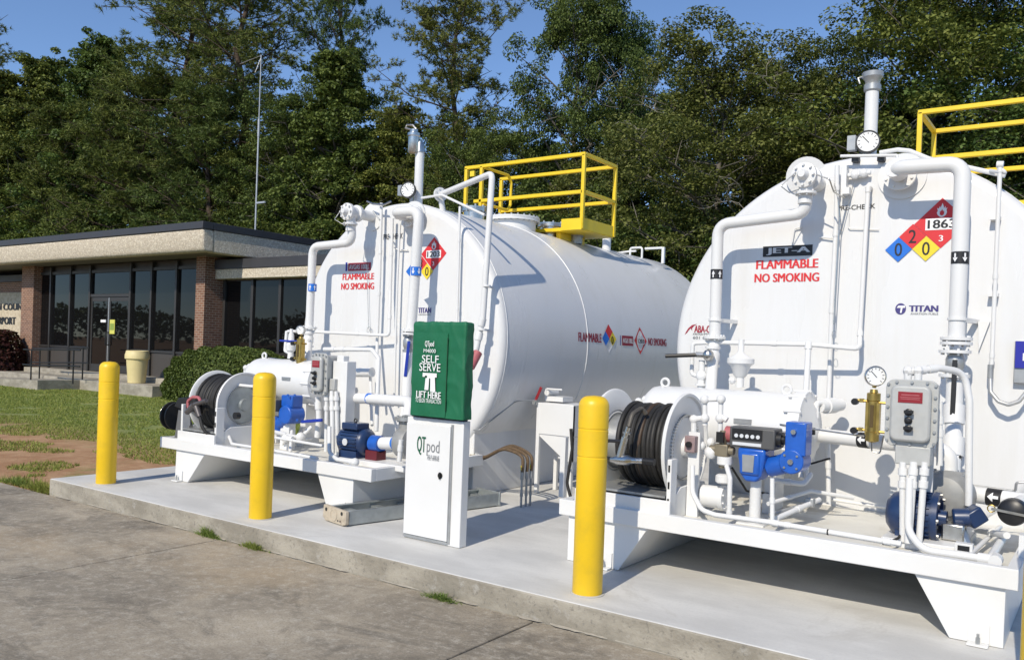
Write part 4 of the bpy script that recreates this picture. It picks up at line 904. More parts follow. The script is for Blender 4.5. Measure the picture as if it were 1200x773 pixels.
# ------------------------------------------------------------------ explosion proof control boxes
def ctrlbox(c, wd, ht, dp, label, bolts=True):
    t = thing('control_box', (c.x, c.y, c.z-ht/2), label, 'control box', 'explosion-proof control boxes')
    def rbox(x0, x1, z0, z1, y0, y1, rr):
        pts = []
        for (cx, cz, a0) in ((x1-rr, z1-rr, 0), (x0+rr, z1-rr, 90), (x0+rr, z0+rr, 180), (x1-rr, z0+rr, 270)):
            for k in range(6): a = R_(a0+18*k); pts.append((cx+rr*math.cos(a), y0, cz+rr*math.sin(a)))
        return MB().prism(pts, (0, y1-y0, 0))
    x0, x1, z0, z1 = c.x-wd/2, c.x+wd/2, c.z-ht/2, c.z+ht/2
    part('back_box', rbox(x0+.02, x1-.02, z0+.02, z1-.02, c.y, c.y+dp, .03), BOXG, t, bevel=.006)
    part('flange', rbox(x0, x1, z0, z1, c.y-.022, c.y-.001, .05), BOXG, t, bevel=.004)
    cv = part('cover', rbox(x0+.033, x1-.033, z0+.033, z1-.033, c.y-.065, c.y-.023, .04), BOXG, t, bevel=.014)
    m = MB()
    nxb, nzb = 3, 6
    for i in range(nzb):
        z = z0+.03+(z1-z0-.06)*i/(nzb-1)
        for x in (x0+.015, x1-.015): m.cyl((x, c.y-.034, z), (x, c.y-.0225, z), .009, n=6)
    for i in range(nxb):
        x = x0+.06+(x1-x0-.12)*i/(nxb-1)
        for z in (z0+.015, z1-.015): m.cyl((x, c.y-.034, z), (x, c.y-.0225, z), .009, n=6)
    part('bolts', m, GREY, t)
    part('warning_plate', MB().cb((c.x, c.y-.067, c.z+ht*.24), (wd*.46, .004, ht*.16)), REDP, t)
    m = MB(); m.cb((c.x, c.y-.0695, c.z+ht*.275), (wd*.34, .001, .006)); m.cb((c.x, c.y-.0695, c.z+ht*.24), (wd*.38, .001, .004)); m.cb((c.x, c.y-.0695, c.z+ht*.215), (wd*.36, .001, .004)); part('plate_lines', m, PINK, t)
    for k, dz in enumerate((.02, -.10, -.22)):
        q = V((c.x-.005, c.y-.066, c.z+ht*dz)); m = MB(); m.lathe([(.022, 0), (.022, .01), (.014, .014), (.014, .03), (.0, .032)], q, (0, -1, 0), 14)
        if k != 1: m.cb(q+V((.006, -.035, .004)), (.05, .016, .018))
        part('switch', m, BLACKP, cv)
    return t
cR = P(1068.5, 484, 5.42)
cbR = ctrlbox(cR, .285, .395, .17, 'large grey bolted control box on conduit posts above the JET-A pump')
cL = P(376, 438, 5.52)
cbL = ctrlbox(cL, .215, .40, .17, 'grey bolted control box in front of the avgas filter')
# conduit posts under the boxes
for (t, pxs, yq, vb, vt) in ((cbR, ((1058, 1058), (1071, 1064), (1084, 1077)), 5.40, 640, 541), (cbL, ((383, 382), (389, 390), (394, 396)), 5.55, 535, 458)):
    part('hub', MB().cb(P((pxs[0][0]+pxs[-1][0])/2, vt-8, yq+.04), (.19, .1, .11)), BOXG, t, bevel=.006)
    for k, (a, b) in enumerate(pxs):
        p, q = P(a, vt, yq), P(b, vb-(4 if k == 1 else 6), yq-.05*(k == 1)); q.z = max(q.z, ZD)
        m = MB(); m.tube([p, q], .019 if k != 1 else .022, 0, 12)
        for f_ in (.12, .28): d = (q-p).normalized(); s_ = p.lerp(q, f_); m.cyl(s_-d*.02, s_+d*.02, .027, n=12)
        part('conduit_post', m, WHITE, t)
p = P(1064, 610, 5.36); 
pipe(cbR, [P(1066, 560, 5.37), P(1064, 622, 5.32), P(1082, 644, 5.24), P(1152, 654, 5.24)], .021, .12, name='conduit'); q = P(1158, 655, 5.24)
part('junction', MB().cyl(q+V((-.05, 0, 0)), q+V((.05, .0, 0)), .03).cyl(q+V((.035, -.035, 0)), q+V((.035, .05, 0)), .034), WHITE, cbR)
pipe(cbR, [P(1161, 653, 5.26), P(1178, 626, 5.9)], .022, 0, name='conduit'); pipe(cbR, [P(1135, 651, 5.26), P(1172, 617, 6.1)], .014, 0, name='conduit')
part('mounting_plate', MB().box((cR.x-.02, cR.y+.175, .39), (cR.x+.10, cR.y+.19, cR.z+.1)), WHITE, cbR, bevel=.003)
part('mounting_plate', MB().box((cL.x+.10, cL.y+.06, .39), (cL.x+.29, cL.y+.18, cL.z+.13)), WHITE, cbL, bevel=.005)
pipe(cbL, [P(386, 500, 5.42), P(386, 530, 5.35), P(395, 538, 5.25), P(412, 541, 5.22)], .019, .1, name='conduit'); q = P(416, 541.5, 5.22); part('junction', MB().sphere(q, .04, 10).cyl(q-V((.05, 0, 0)), q, .03), WHITE, cbL)
pipe(cbR, [P(1062, 436, 5.45), P(1100, 431, 5.6), P(1130, 436, 5.75), P(1136, 470, 5.75), P(1135, 592, 5.75)], .021, .12, name='conduit', couplings=((0, 1, .1), (0, 1, .45), (0, 1, .8)))
m = MB(); 
for u in (1064, 1076): q = P(u, 440, 5.46); m.cyl(q-V((0, 0, .05)), q+V((0, 0, .03)), .022); m.sphere(q+V((0, 0, .03)), .03, 8)
part('fitting', m, WHITE, cbR, kind='stuff')
pipe(cbR, [P(1101, 470, 5.6), P(1101, 545, 5.6)], .018, 0, name='conduit', couplings=((0, 1, .3), (0, 1, .5)))
m = MB(); q = P(402, 424, 5.65); m.cb(q, (.09, .08, .12)); m.cb(P(402, 456, 5.66), (.05, .05, .09)); part('fitting', m, WHITE, cbL, bevel=.008)

# ------------------------------------------------------------------ JET-A flow meter
c = P(887, 512, 5.46)
t = thing('flow_meter', (c.x, 5.46, ZD), 'blue flow meter with black counter head on a white stand by the JET-A reel', 'meter', 'blue flow meters')
hd = part('counter_head', MB().cb((c.x, 5.44, c.z), (.30, .16, .135)), mat('dark_grey_casting', (.085, .085, .085), .5, var=.1), t, bevel=.01)
part('counter_window', MB().cb((c.x-.03, 5.358, c.z+.02), (.20, .008, .07)), BLACKP, hd)
m = MB()
for k in range(5): m.cyl((c.x-.10+.036*k, 5.353, c.z+.01), (c.x-.10+.036*k, 5.349, c.z+.01), .013, n=12)
part('digit_wheel', m, LGR, hd); part('counter_plate', MB().cb((c.x-.03, 5.359, c.z-.042), (.19, .008, .02)), LGR, hd)
part('reset_knob', MB().cyl((c.x+.15, 5.43, c.z), (c.x+.18, 5.43, c.z), .05, n=20).cyl((c.x+.18, 5.43, c.z), (c.x+.195, 5.43, c.z), .03, n=16), BLACKP, hd)
part('pulser', MB().cyl((c.x-.15, 5.44, c.z+.005), (c.x-.20, 5.44, c.z+.005), .055, n=20), PINK, hd)
m = MB(); b = V((c.x+.005, 5.46, 0)); z1 = c.z-.068
m.prism([(b.x-.095, b.y-.10, z1), (b.x+.085, b.y-.10, z1), (b.x+.085, b.y-.10, z1-.05), (b.x+.065, b.y-.10, z1-.17), (b.x+.03, b.y-.10, z1-.215), (b.x-.04, b.y-.10, z1-.215), (b.x-.075, b.y-.10, z1-.17), (b.x-.095, b.y-.10, z1-.05)], (0, .2, 0))
m.box((b.x-.075, b.y-.118, z1-.17), (b.x+.055, b.y-.09, z1-.025)); part('meter_body', m, BLUE, t, bevel=.014, smooth=40)
part('meter_plate', MB().prism([(b.x-.055, b.y-.119, z1-.04), (b.x+.025, b.y-.119, z1-.04), (b.x+.02, b.y-.119, z1-.15), (b.x-.05, b.y-.119, z1-.15)], (0, -.005, 0)), GREY, t)
m = MB(); e = P(930, 540, 5.42); m.cyl((b.x+.08, b.y, z1-.12), (e.x, b.y-.02, e.z), .065, n=16); m.cyl((e.x, e.y+.12, e.z), (e.x, e.y-.06, e.z), .078, n=24)
m.box((e.x-.045, e.y-.05, e.z+.04), (e.x+.085, e.y+.09, P(932, 494, 5.42).z)); st = part('strainer', m, BLUE, t, bevel=.008)
m = MB(); 
for (dx, dz, r_) in ((0, 0, .018), (.012, .19, .016)): m.cyl((e.x+dx, e.y-.06-.0*dz if dz == 0 else e.y-.05, e.z+dz), (e.x+dx, e.y-.075, e.z+dz), r_, n=8)
for k in range(4): a = R_(45+90*k); m.cyl((e.x+.055*math.cos(a), e.y-.06, e.z+.055*math.sin(a)), (e.x+.055*math.cos(a), e.y-.068, e.z+.055*math.sin(a)), .008, n=6)
part('bolt', m, STEEL, st)
part('stand', MB().cyl((b.x, 5.46, ZD), (b.x, 5.46, z1-.2), .037, n=16).box((b.x-.09, 5.37, ZD), (b.x+.09, 5.55, ZD+.012)), WHITE, t)
# avgas flow meter
c = P(341, 480, 5.62)
t = thing('flow_meter', (c.x, 5.62, ZD), 'upright blue flow meter with a blue lever beside the avgas control box', 'meter', 'blue flow meters')
m = MB(); a, b = P(334, 462, 5.62), P(350, 497, 5.62); zt_, zb_ = a.z, b.z
m.box((c.x-.085, 5.56, zt_-.12), (c.x+.085, 5.70, zt_)); m.box((c.x-.06, 5.57, zb_+.05), (c.x+.075, 5.69, zt_-.1)); m.cyl((c.x+.01, 5.53, zb_+.09), (c.x+.01, 5.72, zb_+.09), .095, n=20); part('meter_body', m, BLUE, t, bevel=.012)
m = MB(); e = P(326, 497, 5.58); m.cyl((c.x, 5.62, zb_+.06), (e.x-.03, 5.60, e.z), .065, n=16); m.cyl((e.x-.04, 5.6, e.z+.08), (e.x-.04, 5.6, e.z-.09), .075, .06, 16); part('strainer', m, BLUE, t)
part('handle', MB().bar(P(354, 494, 5.5), P(377, 492, 5.45), .03, .03), BLUEH, t, bevel=.006)
m = MB(); 
for (u, v) in ((338, 463), (346, 463), (340, 490), (349, 492)): q = P(u, v, 5.53); m.cyl(q, q+V((0, -.012, 0)), .014, n=6)
part('bolt', m, BLUE, t)
hc = P(318, 474, 5.55); hd = part('counter_head', MB().cb(hc, (.26, .15, .12)), mat('dark_grey_casting', (.085, .085, .085), .5), t, bevel=.01)
part('counter_window', MB().cb(hc+V((.02, -.077, .01)), (.18, .006, .06)), BLACKP, hd)
part('stand', MB().cyl((c.x-.1, 5.62, ZD), (c.x-.1, 5.62, e.z), .035, n=14).box((c.x-.06, 5.58, ZD), (c.x+.03, 5.66, zb_)), WHITE, t)

# ------------------------------------------------------------------ pumps
# JET-A pump: navy motor facing the apron, grey volute behind
c = P(1079, 605, 5.55)
t = thing('fuel_pump', (c.x, 5.6, ZD), 'navy blue electric pump motor with grey volute on the JET-A skid', 'pump')
mx0, mx1 = P(1052, 603, 5.6).x, P(1099, 603, 5.6).x; c = V((mx0, 5.6, c.z)); Lm = mx1-mx0
part('motor', MB().lathe([(0, -.06), (.08, -.055), (.125, -.02), (.138, .03), (.138, Lm-.02), (.15, Lm-.018), (.15, Lm+.012), (.12, Lm+.014), (.11, Lm-.004), (.05, Lm), (.045, Lm+.05), (0, Lm+.05)], c, (1, 0, 0), 40), NAVY, t, smooth=40)
m = MB()
for k in range(26):
    a = 2*math.pi*k/26; q = V((mx0+.03, 5.6+.142*math.cos(a), c.z+.142*math.sin(a))); m.bar(q, q+V((Lm-.06, 0, 0)), .007, .014, (0, math.cos(a), math.sin(a)))
part('cooling_fins', m, NAVY, t)
m = MB()
for k in range(8):
    a = 2*math.pi*k/8; q = V((mx1+.012, 5.6+.135*math.cos(a), c.z+.135*math.sin(a))); m.cyl(q, q+V((.012, 0, 0)), .01, n=6)
part('bolts', m, STEEL, t)
v_ = P(1110, 580, 5.86); part('volute', MB().lathe([(.05, -.1), (.12, -.08), (.155, -.03), (.155, .05), (.11, .09), (.06, .1)], v_, (.12, 1, 0), 30).cyl(v_, P(1112, 558, 5.9)+V((0, 0, .0)), .075), mat('grey_casting', (.33, .33, .32), .5, metal=.3, var=.12, vscale=20), t)
m = MB().flange(P(1112, 556, 5.92), (0, 0, 1), .115, .028); part('flange', m, GREY, t)
m = MB(); a, b = P(1116, 606, 5.66), P(1150, 599, 5.72); m.cyl(a, P(1138, 606, 5.68), .055, n=16); m.bar(P(1132, 610, 5.68), b, .11, .10); part('gearbox', m, NAVY, t, bevel=.012)
m = MB(); q = P(1118, 622, 5.62); m.cb(q, (.12, .12, .10)); m.cyl(P(1122, 615, 5.62), P(1134, 640, 5.6), .035, n=10); part('coupling', m, STEEL, t, bevel=.01)
part('base_plate', MB().box((c.x-.05, 5.40, ZD), (c.x+.38, 6.05, ZD+.05)), WHITE, t, bevel=.004)
m = MB(); m.cb((c.x+.03, c.y, ZD+.07), (.05, .2, .07)); m.cb((c.x+.13, c.y, ZD+.07), (.05, .2, .07)); part('foot', m, NAVY, t)
m = MB(); q = P(1130, 641, 5.35); m.cb(q, (.09, .06, .05)); part('bracket', m, WHITE, t, bevel=.003)
part('slot', MB().cb(q+V((0, -.031, 0)), (.06, .004, .028)), BLACKP, t)
# discharge line from the pump to the left
pipe(t, [P(962, 510, 6.15), P(1040, 518.5, 6.0), P(1094, 524, 5.92), P(1112, 532, 5.92), P(1112, 556, 5.92)], .05, .10)
a, b = P(962, 510, 6.15), P(1040, 518.5, 6.0); wrap_label(t, a.lerp(b, .68), b-a, .05, .075, BLK, 'left')
# black round cap at the skid end
c = P(1186, 600, 5.55); t = thing('hose_adapter', (c.x, c.y, c.z-.08), 'round black cap with a strap at the right end of the JET-A skid', 'hose adapter')
part('cap', MB().lathe([(0, -.03), (.05, -.027), (.072, -.012), (.078, .01), (.078, .05), (0, .05)], c, (.1, 1, 0), 32), BLACKP, t)
part('strap', MB().bar(c+V((-.1, -.035, .012)), c+V((.1, -.035, -.008)), .014, .006, (0, 1, 0)), STEEL, t); part('strap_ring', MB().tube([c+V((-.1+.02*math.cos(a*.7), -.03, .012+.02*math.sin(a*.7))) for a in range(9)], .004, n=6, closed=True), BRASS, t)
part('pipe_stub', MB().cyl(c+V((.0, .05, 0)), c+V((.03, .4, 0)), .06), WHITE, t)
part('post', MB().box((P(1195, 640, 5.5).x, 5.42, ZD), (P(1195, 640, 5.5).x+.035, 5.52, c.z-.1)), WHITE, t)
# avgas pump: navy motor lying along the skid
a, b = P(402, 517, 5.5), P(436, 517, 5.5); c = (a+b)/2
t = thing('fuel_pump', (c.x, 5.5, ZD), 'finned navy blue pump motor lying on the avgas skid behind the kiosk', 'pump')
c.z = .58; L = (b-a).length*.92; r_ = .122
part('motor', MB().lathe([(0, 0), (r_*.8, 0), (r_, .03), (r_, L-.05), (r_*.8, L-.02), (r_*.35, L)], (c.x-L/2, 5.5, c.z), (1, 0, 0), 32), NAVY, t, smooth=40)
m = MB()
for k in range(26):
    g = 2*math.pi*k/26; q = V((c.x-L/2+.06, 5.5+r_*math.cos(g), c.z+r_*math.sin(g))); m.bar(q, q+V((L-.13, 0, 0)), .009, .024, (0, math.cos(g), math.sin(g)))
part('cooling_fins', m, NAVY, t)
part('terminal_box', MB().cb((c.x+.0, 5.47, c.z+r_+.02), (.2, .16, .06)), NAVY, t, bevel=.01); q = V((c.x+.02, 5.45, c.z+r_+.05)); part('lifting_eye', MB().tube([q+V((.018*math.cos(g*.7), 0, .02+.018*math.sin(g*.7))) for g in range(9)], .006, n=6, closed=True), BLACKP, t)
q = P(418, 513, 5.34); part('data_plate', MB().lathe([(.032, 0), (.032, .006), (0, .007)], (c.x-.02, 5.5-r_-.012, c.z+.0), (0, -1, 0), 20), LGR, t)
m = MB(); q0 = V((b.x, 5.5, c.z)); m.cyl(q0, q0+V((.12, 0, 0)), .07, n=18); part('coupling_guard', MB().cyl(q0+V((.01, 0, .0)), q0+V((.12, 0, 0)), .075, n=18), BLUE, t); part('shaft_housing', MB().cyl(q0+V((.12, 0, .01)), q0+V((.33, .0, .03)), .055, n=18), WHITE, t)
part('bracket', MB().box((q0.x-.02, 5.44, ZD+.05), (q0.x+.12, 5.56, c.z-.06)), mat('maroon_paint', (.12, .012, .018), .5), t)
part('label_band', MB().cyl(q0+V((.27, 0, .024)), q0+V((.31, 0, .028)), .058, n=18), BLUEP, t)
v_ = q0+V((.40, .02, .04)); part('volute', MB().lathe([(.05, -.08), (.13, -.06), (.145, 0), (.13, .06), (.05, .09)], v_, (1, 0, 0), 28).cyl(v_, v_+V((0, 0, .2)), .07), mat('grey_casting', (.33, .33, .32), .5), t)
part('flange', MB().flange(v_+V((0, 0, .21)), (0, 0, 1), .11, .03), GREY, t)
part('base_plate', MB().box((c.x-L/2-.05, 5.36, ZD), (v_.x+.12, 5.64, ZD+.05)), WHITE, t, bevel=.004); m = MB(); m.cb((c.x, 5.5, ZD+.08), (.22, .24, .07)); part('foot', m, NAVY, t)
p_ = v_+V((0, 0, .22)); 
pipe(t, [P(403, 466, 5.75), P(432, 467, 5.7), V((p_.x-.04, 5.6, P(470, 470, 5.55).z)), p_], .05, .10); wrap_label(t, P(434.5, 467, 5.70), (1, -.05, 0), .05, .06, BLUEP, 'left')
pipe(tl_, [P(410, 436, 6.2), P(436, 436, 6.2)], .05, 0)

# ------------------------------------------------------------------ loose piping on the decks (parts of the skids)
t = sk_r
pipe(t, [P(811.5, 545, 5.28), P(811.5, 577, 5.25), P(822, 597, 5.2), P(838, 603, 5.19), P(902, 611.5, 5.18), P(1056, 637, 5.17)], .0165, .10, couplings=((4, 5, .05), (4, 5, .15), (4, 5, .9)))
pipe(t, [P(854.5, 604, 5.3), P(855.5, 560, 5.3), P(850, 540, 5.4)], .016, .02, couplings=((0, 1, .05),))
m = MB(); m.cyl(P(824, 580, 5.45), P(848, 583, 5.45), .075, n=20); m.cyl(P(818, 579, 5.45), P(826, 580, 5.45), .05, n=16); m.flange(P(848, 583, 5.45), (1, 0, 0), .085, .03, 8); part('reel_motor', m, WHITE, t)
pipe(t, [P(826, 498, 5.45), P(826, 468, 5.45), P(845, 467.5, 5.45), P(844, 505, 5.45)], .017, .01); m = MB()
for (u, v) in ((826, 468), (845, 467.5), (813, 491), (826, 490), (844, 490), (822, 522), (833, 518)): part('fitting', MB().sphere(P(u, v, 5.44), .032, 10), WHITE, t)
for a, b in (((813, 491), (829, 489)), ((813, 491), (813, 510)), ((845, 488), (852, 492))): part('nipple', MB().cyl(P(*a, 5.44), P(*b, 5.44), .02, n=10), WHITE, t)
bx = P(810, 520, 5.36); rb = part('reel_switch', MB().cb(bx, (.075, .06, .11)), mat('faded_switch_box', (.28, .20, .20), .55), t, bevel=.006); part('knob', MB().cyl(bx+V((.0, -.03, 0)), bx+V((0, -.055, 0)), .02, n=14), BLACKP, rb)
part('switch_post', MB().box((bx.x-.03, 5.385, ZD), (bx.x+.05, 5.41, bx.z+.08)), WHITE, t)
v1 = P(847, 527, 5.4); part('ball_valve', MB().cb(v1, (.09, .07, .08)).cyl(v1-V((.09, 0, 0)), v1+V((.08, 0, 0)), .028, n=12).cyl(v1-V((0, 0, .12)), v1+V((0, 0, .13)), .024, n=12), mat('tarnished_brass', (.28, .24, .17), .5, metal=.6, var=.2), t, bevel=.006)
part('ball_valve', MB().sphere(P(833, 530, 5.4), .045, 10).cyl(P(833, 530, 5.4), P(842, 526, 5.4), .025, n=10), WHITE, t); part('valve_handle', MB().cb(P(844, 512, 5.36), (.05, .02, .07)), BLACKP, t)
part('union', MB().lathe([(.04, 0), (.055, .01), (.055, .05), (.04, .06)], P(848, 566, 5.4), (0, 0, 1), 16), WHITE, t); part('union', MB().lathe([(.035, 0), (.05, .01), (.05, .06)], P(849, 545, 5.4), (0, 0, 1), 16), WHITE, t)
for pts, r in (([(905, 562, 5.7), (942, 567, 5.7), (950, 556, 5.85)], .018), ([(900, 590, 5.5), (950, 575, 5.9), (1000, 583, 6.1)], .014), ([(910, 607, 5.3), (960, 585, 5.8)], .017),
               ([(905, 612, 5.2), (905, 560, 5.2)], .014), ([(945, 560, 5.9), (943, 500, 5.9)], .018), ([(970, 500, 6.3), (971, 590, 6.3)], .017), ([(960, 476, 6.15), (985, 474, 6.4)], .045), ([(955, 500, 6.1), (957, 472, 6.12), (962, 472, 6.15)], .02),
               ([(975, 585, 6.45), (1045, 595, 6.45)], .012), ([(1145, 620, 6.0), (1180, 627, 5.6)], .02)):
    pipe(t, [P(*q) for q in pts], r, .04, couplings=((0, 1, .5),))
pipe(t, [P(903, 603, 5.35), P(948, 590, 5.7)], .016, 0, GREY); part('drain_valve', MB().cb(P(949, 588, 5.7), (.06, .05, .06)), GREY, t, bevel=.006)
part('lever', MB().bar(P(951, 543, 5.85), P(972, 537, 5.8), .02, .012), BLACKP, t); part('collar', MB().cyl(P(951, 501, 5.9), P(951, 509, 5.9), .026, n=12), BLACKP, t)
part('bracket', MB().box((P(895, 575, 5.9).x, 5.88, ZD), (P(895, 575, 5.9).x+.05, 5.93, .52)), WHITE, t)
part('bracket', MB().box((P(1042, 600, 6.4).x, 6.38, ZD), (P(1042, 600, 6.4).x+.04, 6.42, .55)), WHITE, t)
pipe(t, [P(1040, 636, 5.2), P(1053, 630, 5.35), P(1058, 620, 5.5)], .008, .05, BLACK, 'cable'); pipe(t, [P(858, 548, 5.5), P(875, 575, 5.8), P(900, 578, 6.0)], .008, .06, BLACK, 'cable')
m = MB().cyl(P(1034.5, 634, 5.17), P(1036.5, 634.4, 5.17), .018, n=12); m.cyl(P(969.5, 623, 5.17), P(971, 623.2, 5.17), .018, n=12); part('tape_band', m, BLACKP, t)
t = sk_l
pipe(t, [P(269, 450, 5.4), P(266, 505, 5.35), P(272, 520, 5.2), P(310, 526, 5.18), P(372, 537, 5.17)], .0155, .08, couplings=((3, 4, .2), (3, 4, .7)))
pipe(t, [P(269, 450, 5.4), P(300, 453, 5.5), P(303, 520, 5.5)], .016, .01); m = MB()
for (u, v) in ((269, 449), (265, 488), (300, 452)): part('fitting', MB().sphere(P(u, v, 5.4), .035, 10), WHITE, t)
bx = P(264, 471, 5.34); rb = part('reel_switch', MB().cb(bx, (.07, .06, .11)), mat('faded_switch_box', (.28, .20, .20), .55), t, bevel=.006); q = P(275, 487, 5.25); part('knob', MB().cyl(q+V((0, .05, 0)), q, .035, n=14), BLACKP, t)
part('switch_post', MB().box((bx.x-.02, 5.37, ZD), (bx.x+.06, 5.395, bx.z+.08)), WHITE, t)
for pts, r in (([(318, 505, 5.4), (352, 513, 5.6), (365, 500, 5.7)], .02), ([(320, 512, 5.3), (378, 522, 5.35)], .013), ([(342, 505, 5.6), (340, 530, 5.4)], .016), ([(355, 500, 5.9), (352, 522, 5.9)], .03), ([(373, 465, 5.6), (374, 490, 5.6), (372, 512, 5.6)], .03), ([(436, 498, 5.9), (434, 440, 6.3)], .016), ([(330, 520, 5.5), (365, 514, 5.9)], .014), ([(470, 515, 5.3), (468, 540, 5.3)], .02)):
    pipe(t, [P(*q) for q in pts], r, .03, couplings=((0, 1, .4),))
q = P(335, 513, 5.5); part('ball_valve', MB().sphere(q, .045, 10).cyl(q-V((.08, 0, 0)), q+V((.1, 0, 0)), .025, n=10).sphere(q+V((.16, .05, .02)), .05, 10), WHITE, t)
# ------------------------------------------------------------------ terminal building
GZ = AZ-.03
BF = 14.45                       # storefront plane
t = thing('terminal_building', (-25, 18, GZ), 'low brick airport building with dark glass front and stone fascia roof', 'building')
PZT = .27
cfy = 14.2                      # front of brick piers
pr0, pr1 = P(229, 350, cfy).x, P(239.5, 350, cfy).x
pl0, pl1 = P(24, 380, cfy).x, P(38, 380, cfy).x
yback = PX(260, 350, pr1).y
part('brick_pier', MB().box((pr0, cfy, GZ), (pr1, yback+.4, 3.86)), BRICK, t)
part('brick_pier', MB().box((pl0, cfy, GZ), (pl1, BF+.24, 3.86)), BRICK, t)
fyf = 13.2; fx = P(237.5, 280, fyf).x; zt = P(237.5, 267.5, fyf).z; zb = P(237.5, 294, fyf).z; ztop = P(237.5, 259, fyf).z
xl_ = -38.
ro = part('roof', MB().box((xl_+.3, fyf+.3, zb+.1), (fx-.3, 24.7, ztop-.06)), DMET, t)
part('fascia', MB().prism([(xl_, fyf+.06, zb+.004), (xl_, fyf, zb+.10), (xl_, fyf, zt), (xl_, fyf+.35, zt), (xl_, fyf+.35, zb)], (fx-xl_, 0, 0)), AGG, ro, bevel=.05)
part('fascia', MB().box((fx-.35, fyf+.352, zb), (fx-.004, 25, zt-.002)), AGG, ro, bevel=.03)
part('coping', MB().box((xl_-.01, fyf-.03, zt), (fx+.03, fyf+.3, ztop)), COPING, ro, bevel=.01); part('coping', MB().box((fx-.3, fyf+.302, zt), (fx+.028, 25.03, ztop-.002)), COPING, ro, bevel=.01)
part('soffit', MB().box((xl_+.1, fyf+.36, zb+.03), (fx-.36, 24.6, zb+.09)), mat('soffit', (.16, .145, .12), .8), ro)
part('wall', MB().box((pl0, BF+.25, GZ), (pr1-.02, 24.4, zb)), BRICK, t)
# storefront
zsp = P(200, 412, BF).z; ztr = P(180, 316, BF).z; zhd = zb
us = [40, 59, 82, 105, 152.5, 177, 206, 229]
xs = [P(u, 380, BF).x for u in us]; xs[-1] = min(xs[-1]+.2, pr0+.25)
part('wall_panel', MB().box((xs[0], BF+.06, ztr+.03), (xs[-1], BF+.24, zhd)), DMET, t)
part('spandrel', MB().box((xs[0], BF+.02, PZT), (xs[3], BF+.22, zsp-.03)), mat('brown_spandrel', (.060, .052, .046), .5), t); part('spandrel', MB().box((xs[4], BF+.02, PZT), (xs[-1], BF+.22, zsp-.03)), mat('brown_spandrel', (.06, .052, .046), .5), t)
def window(x0, x1, z0, z1, y, parent):
    o = part('window', MB().box((x0+.03, y+.05, z0), (x1-.03, y+.09, z1)), DMET, parent)
    part('pane', MB().box((x0+.04, y+.03, z0+.03), (x1-.04, y+.048, z1-.03)), GLASS, o)
for i in range(len(xs)-1):
    if i == 3: continue
    window(xs[i], xs[i+1], zsp, ztr, BF, t)
for i, x in enumerate(xs): part('mullion', MB().box((x-.045, BF-.05, PZT), (x+.045, BF+.051, zhd-.02)), DMET, t, bevel=.004)
part('header', MB().box((xs[0], BF-.02, ztr-.02), (xs[-1], BF+.055, ztr+.07)), DMET, t)
part('sill', MB().box((xs[0], BF-.02, zsp-.05), (xs[3]-.05, BF+.06, zsp+.01)), DMET, t); part('sill', MB().box((xs[4]+.05, BF-.02, zsp-.05), (xs[-1], BF+.06, zsp+.01)), DMET, t)
zdt = P(126, 347, BF).z; window(xs[3], xs[4], zdt+.05, ztr, BF, t)
part('door_head', MB().box((xs[3]+.05, BF-.03, zdt-.02), (xs[4]-.05, BF+.05, zdt+.07)), DMET, t)
xm = P(126.5, 400, BF).x
for a, b in ((xs[3]+.06, xm-.005), (xm+.005, xs[4]-.06)):
    d_ = part('door', MB().box((a, BF, PZT+.02), (a+.09, BF+.045, zdt-.03)).box((b-.09, BF, PZT+.02), (b, BF+.045, zdt-.03)).box((a+.09, BF+.001, PZT+.02), (b-.09, BF+.044, PZT+.25)).box((a+.09, BF+.001, zdt-.16), (b-.09, BF+.044, zdt-.03)), DMET, t)
    part('pane', MB().box((a+.09, BF+.015, PZT+.25), (b-.09, BF+.03, zdt-.16)), GLASS, d_)
    hx = b-.045 if b < xm+.01 else a+.045
    part('handle', MB().tube([(hx, BF, 1.15), (hx, BF-.06, 1.15), (hx, BF-.06, 1.55), (hx, BF, 1.55)], .015, .02, 8), BLACKP, d_)
part('edge_strip', MB().box((xm-.012, BF-.012, PZT+.1), (xm+.02, BF-.001, zdt-.05)), mat('bright_aluminium', (.65, .65, .65), .3, metal=.7), t)
q = P(131, 388, BF); q0 = P(128.3, 391, BF); q1 = P(134.6, 374.5, BF)
ds = part('door_notice', MB().box((q0.x, BF-.004, q0.z), (q1.x, BF+.012, q1.z)), mat('yellow_notice', (.62, .60, .12), .5), t); flatpart('notice_panel', poly_on(rect_on(V((q0.x+.03, BF-.004, q0.z+.12)), V((q1.x-.03, BF-.004, q1.z-.12)), .003), SQ), mat('green_print', (.25, .33, .06), .5), ds)
q0 = P(118, 377.5, BF); q1 = P(124, 374.5, BF); part('door_notice', MB().box((q0.x, BF-.004, q0.z), (q1.x, BF+.012, q1.z)), WHT, t)
# right wing, set back
WY = yback; wx0 = pr1+.01; wx1 = wx0+9.; wf = PX(252, 316, pr1).y
wzt, wzm, wzb = P(254, 304.5, wf).z, P(254, 315.5, wf).z, P(254, 327, wf).z
wr_ = part('wing_roof', MB().box((wx0+.003, wf+.02, wzb+.02), (wx1, WY+8, wzt-.03)), COPING, t)
part('wing_fascia', MB().box((wx0+.002, wf, wzb), (wx1+.01, wf+.3, wzm)), AGG, wr_, bevel=.02); part('wing_coping', MB().box((wx0+.002, wf-.03, wzm), (wx1+.02, wf+.3, wzt)), COPING, wr_, bevel=.01)
part('wing_wall', MB().box((wx0+.004, WY+.12, GZ), (wx1-.2, WY+7.5, wzb+.01)), BRICK, t)
wus = [262, 294.5, 327, 362, 398]; wxs = [P(u, 380, WY).x for u in wus]; zs2 = P(310, 413, WY).z
for i in range(4): window(wxs[i], wxs[i+1], zs2, wzb-.02, WY, t)
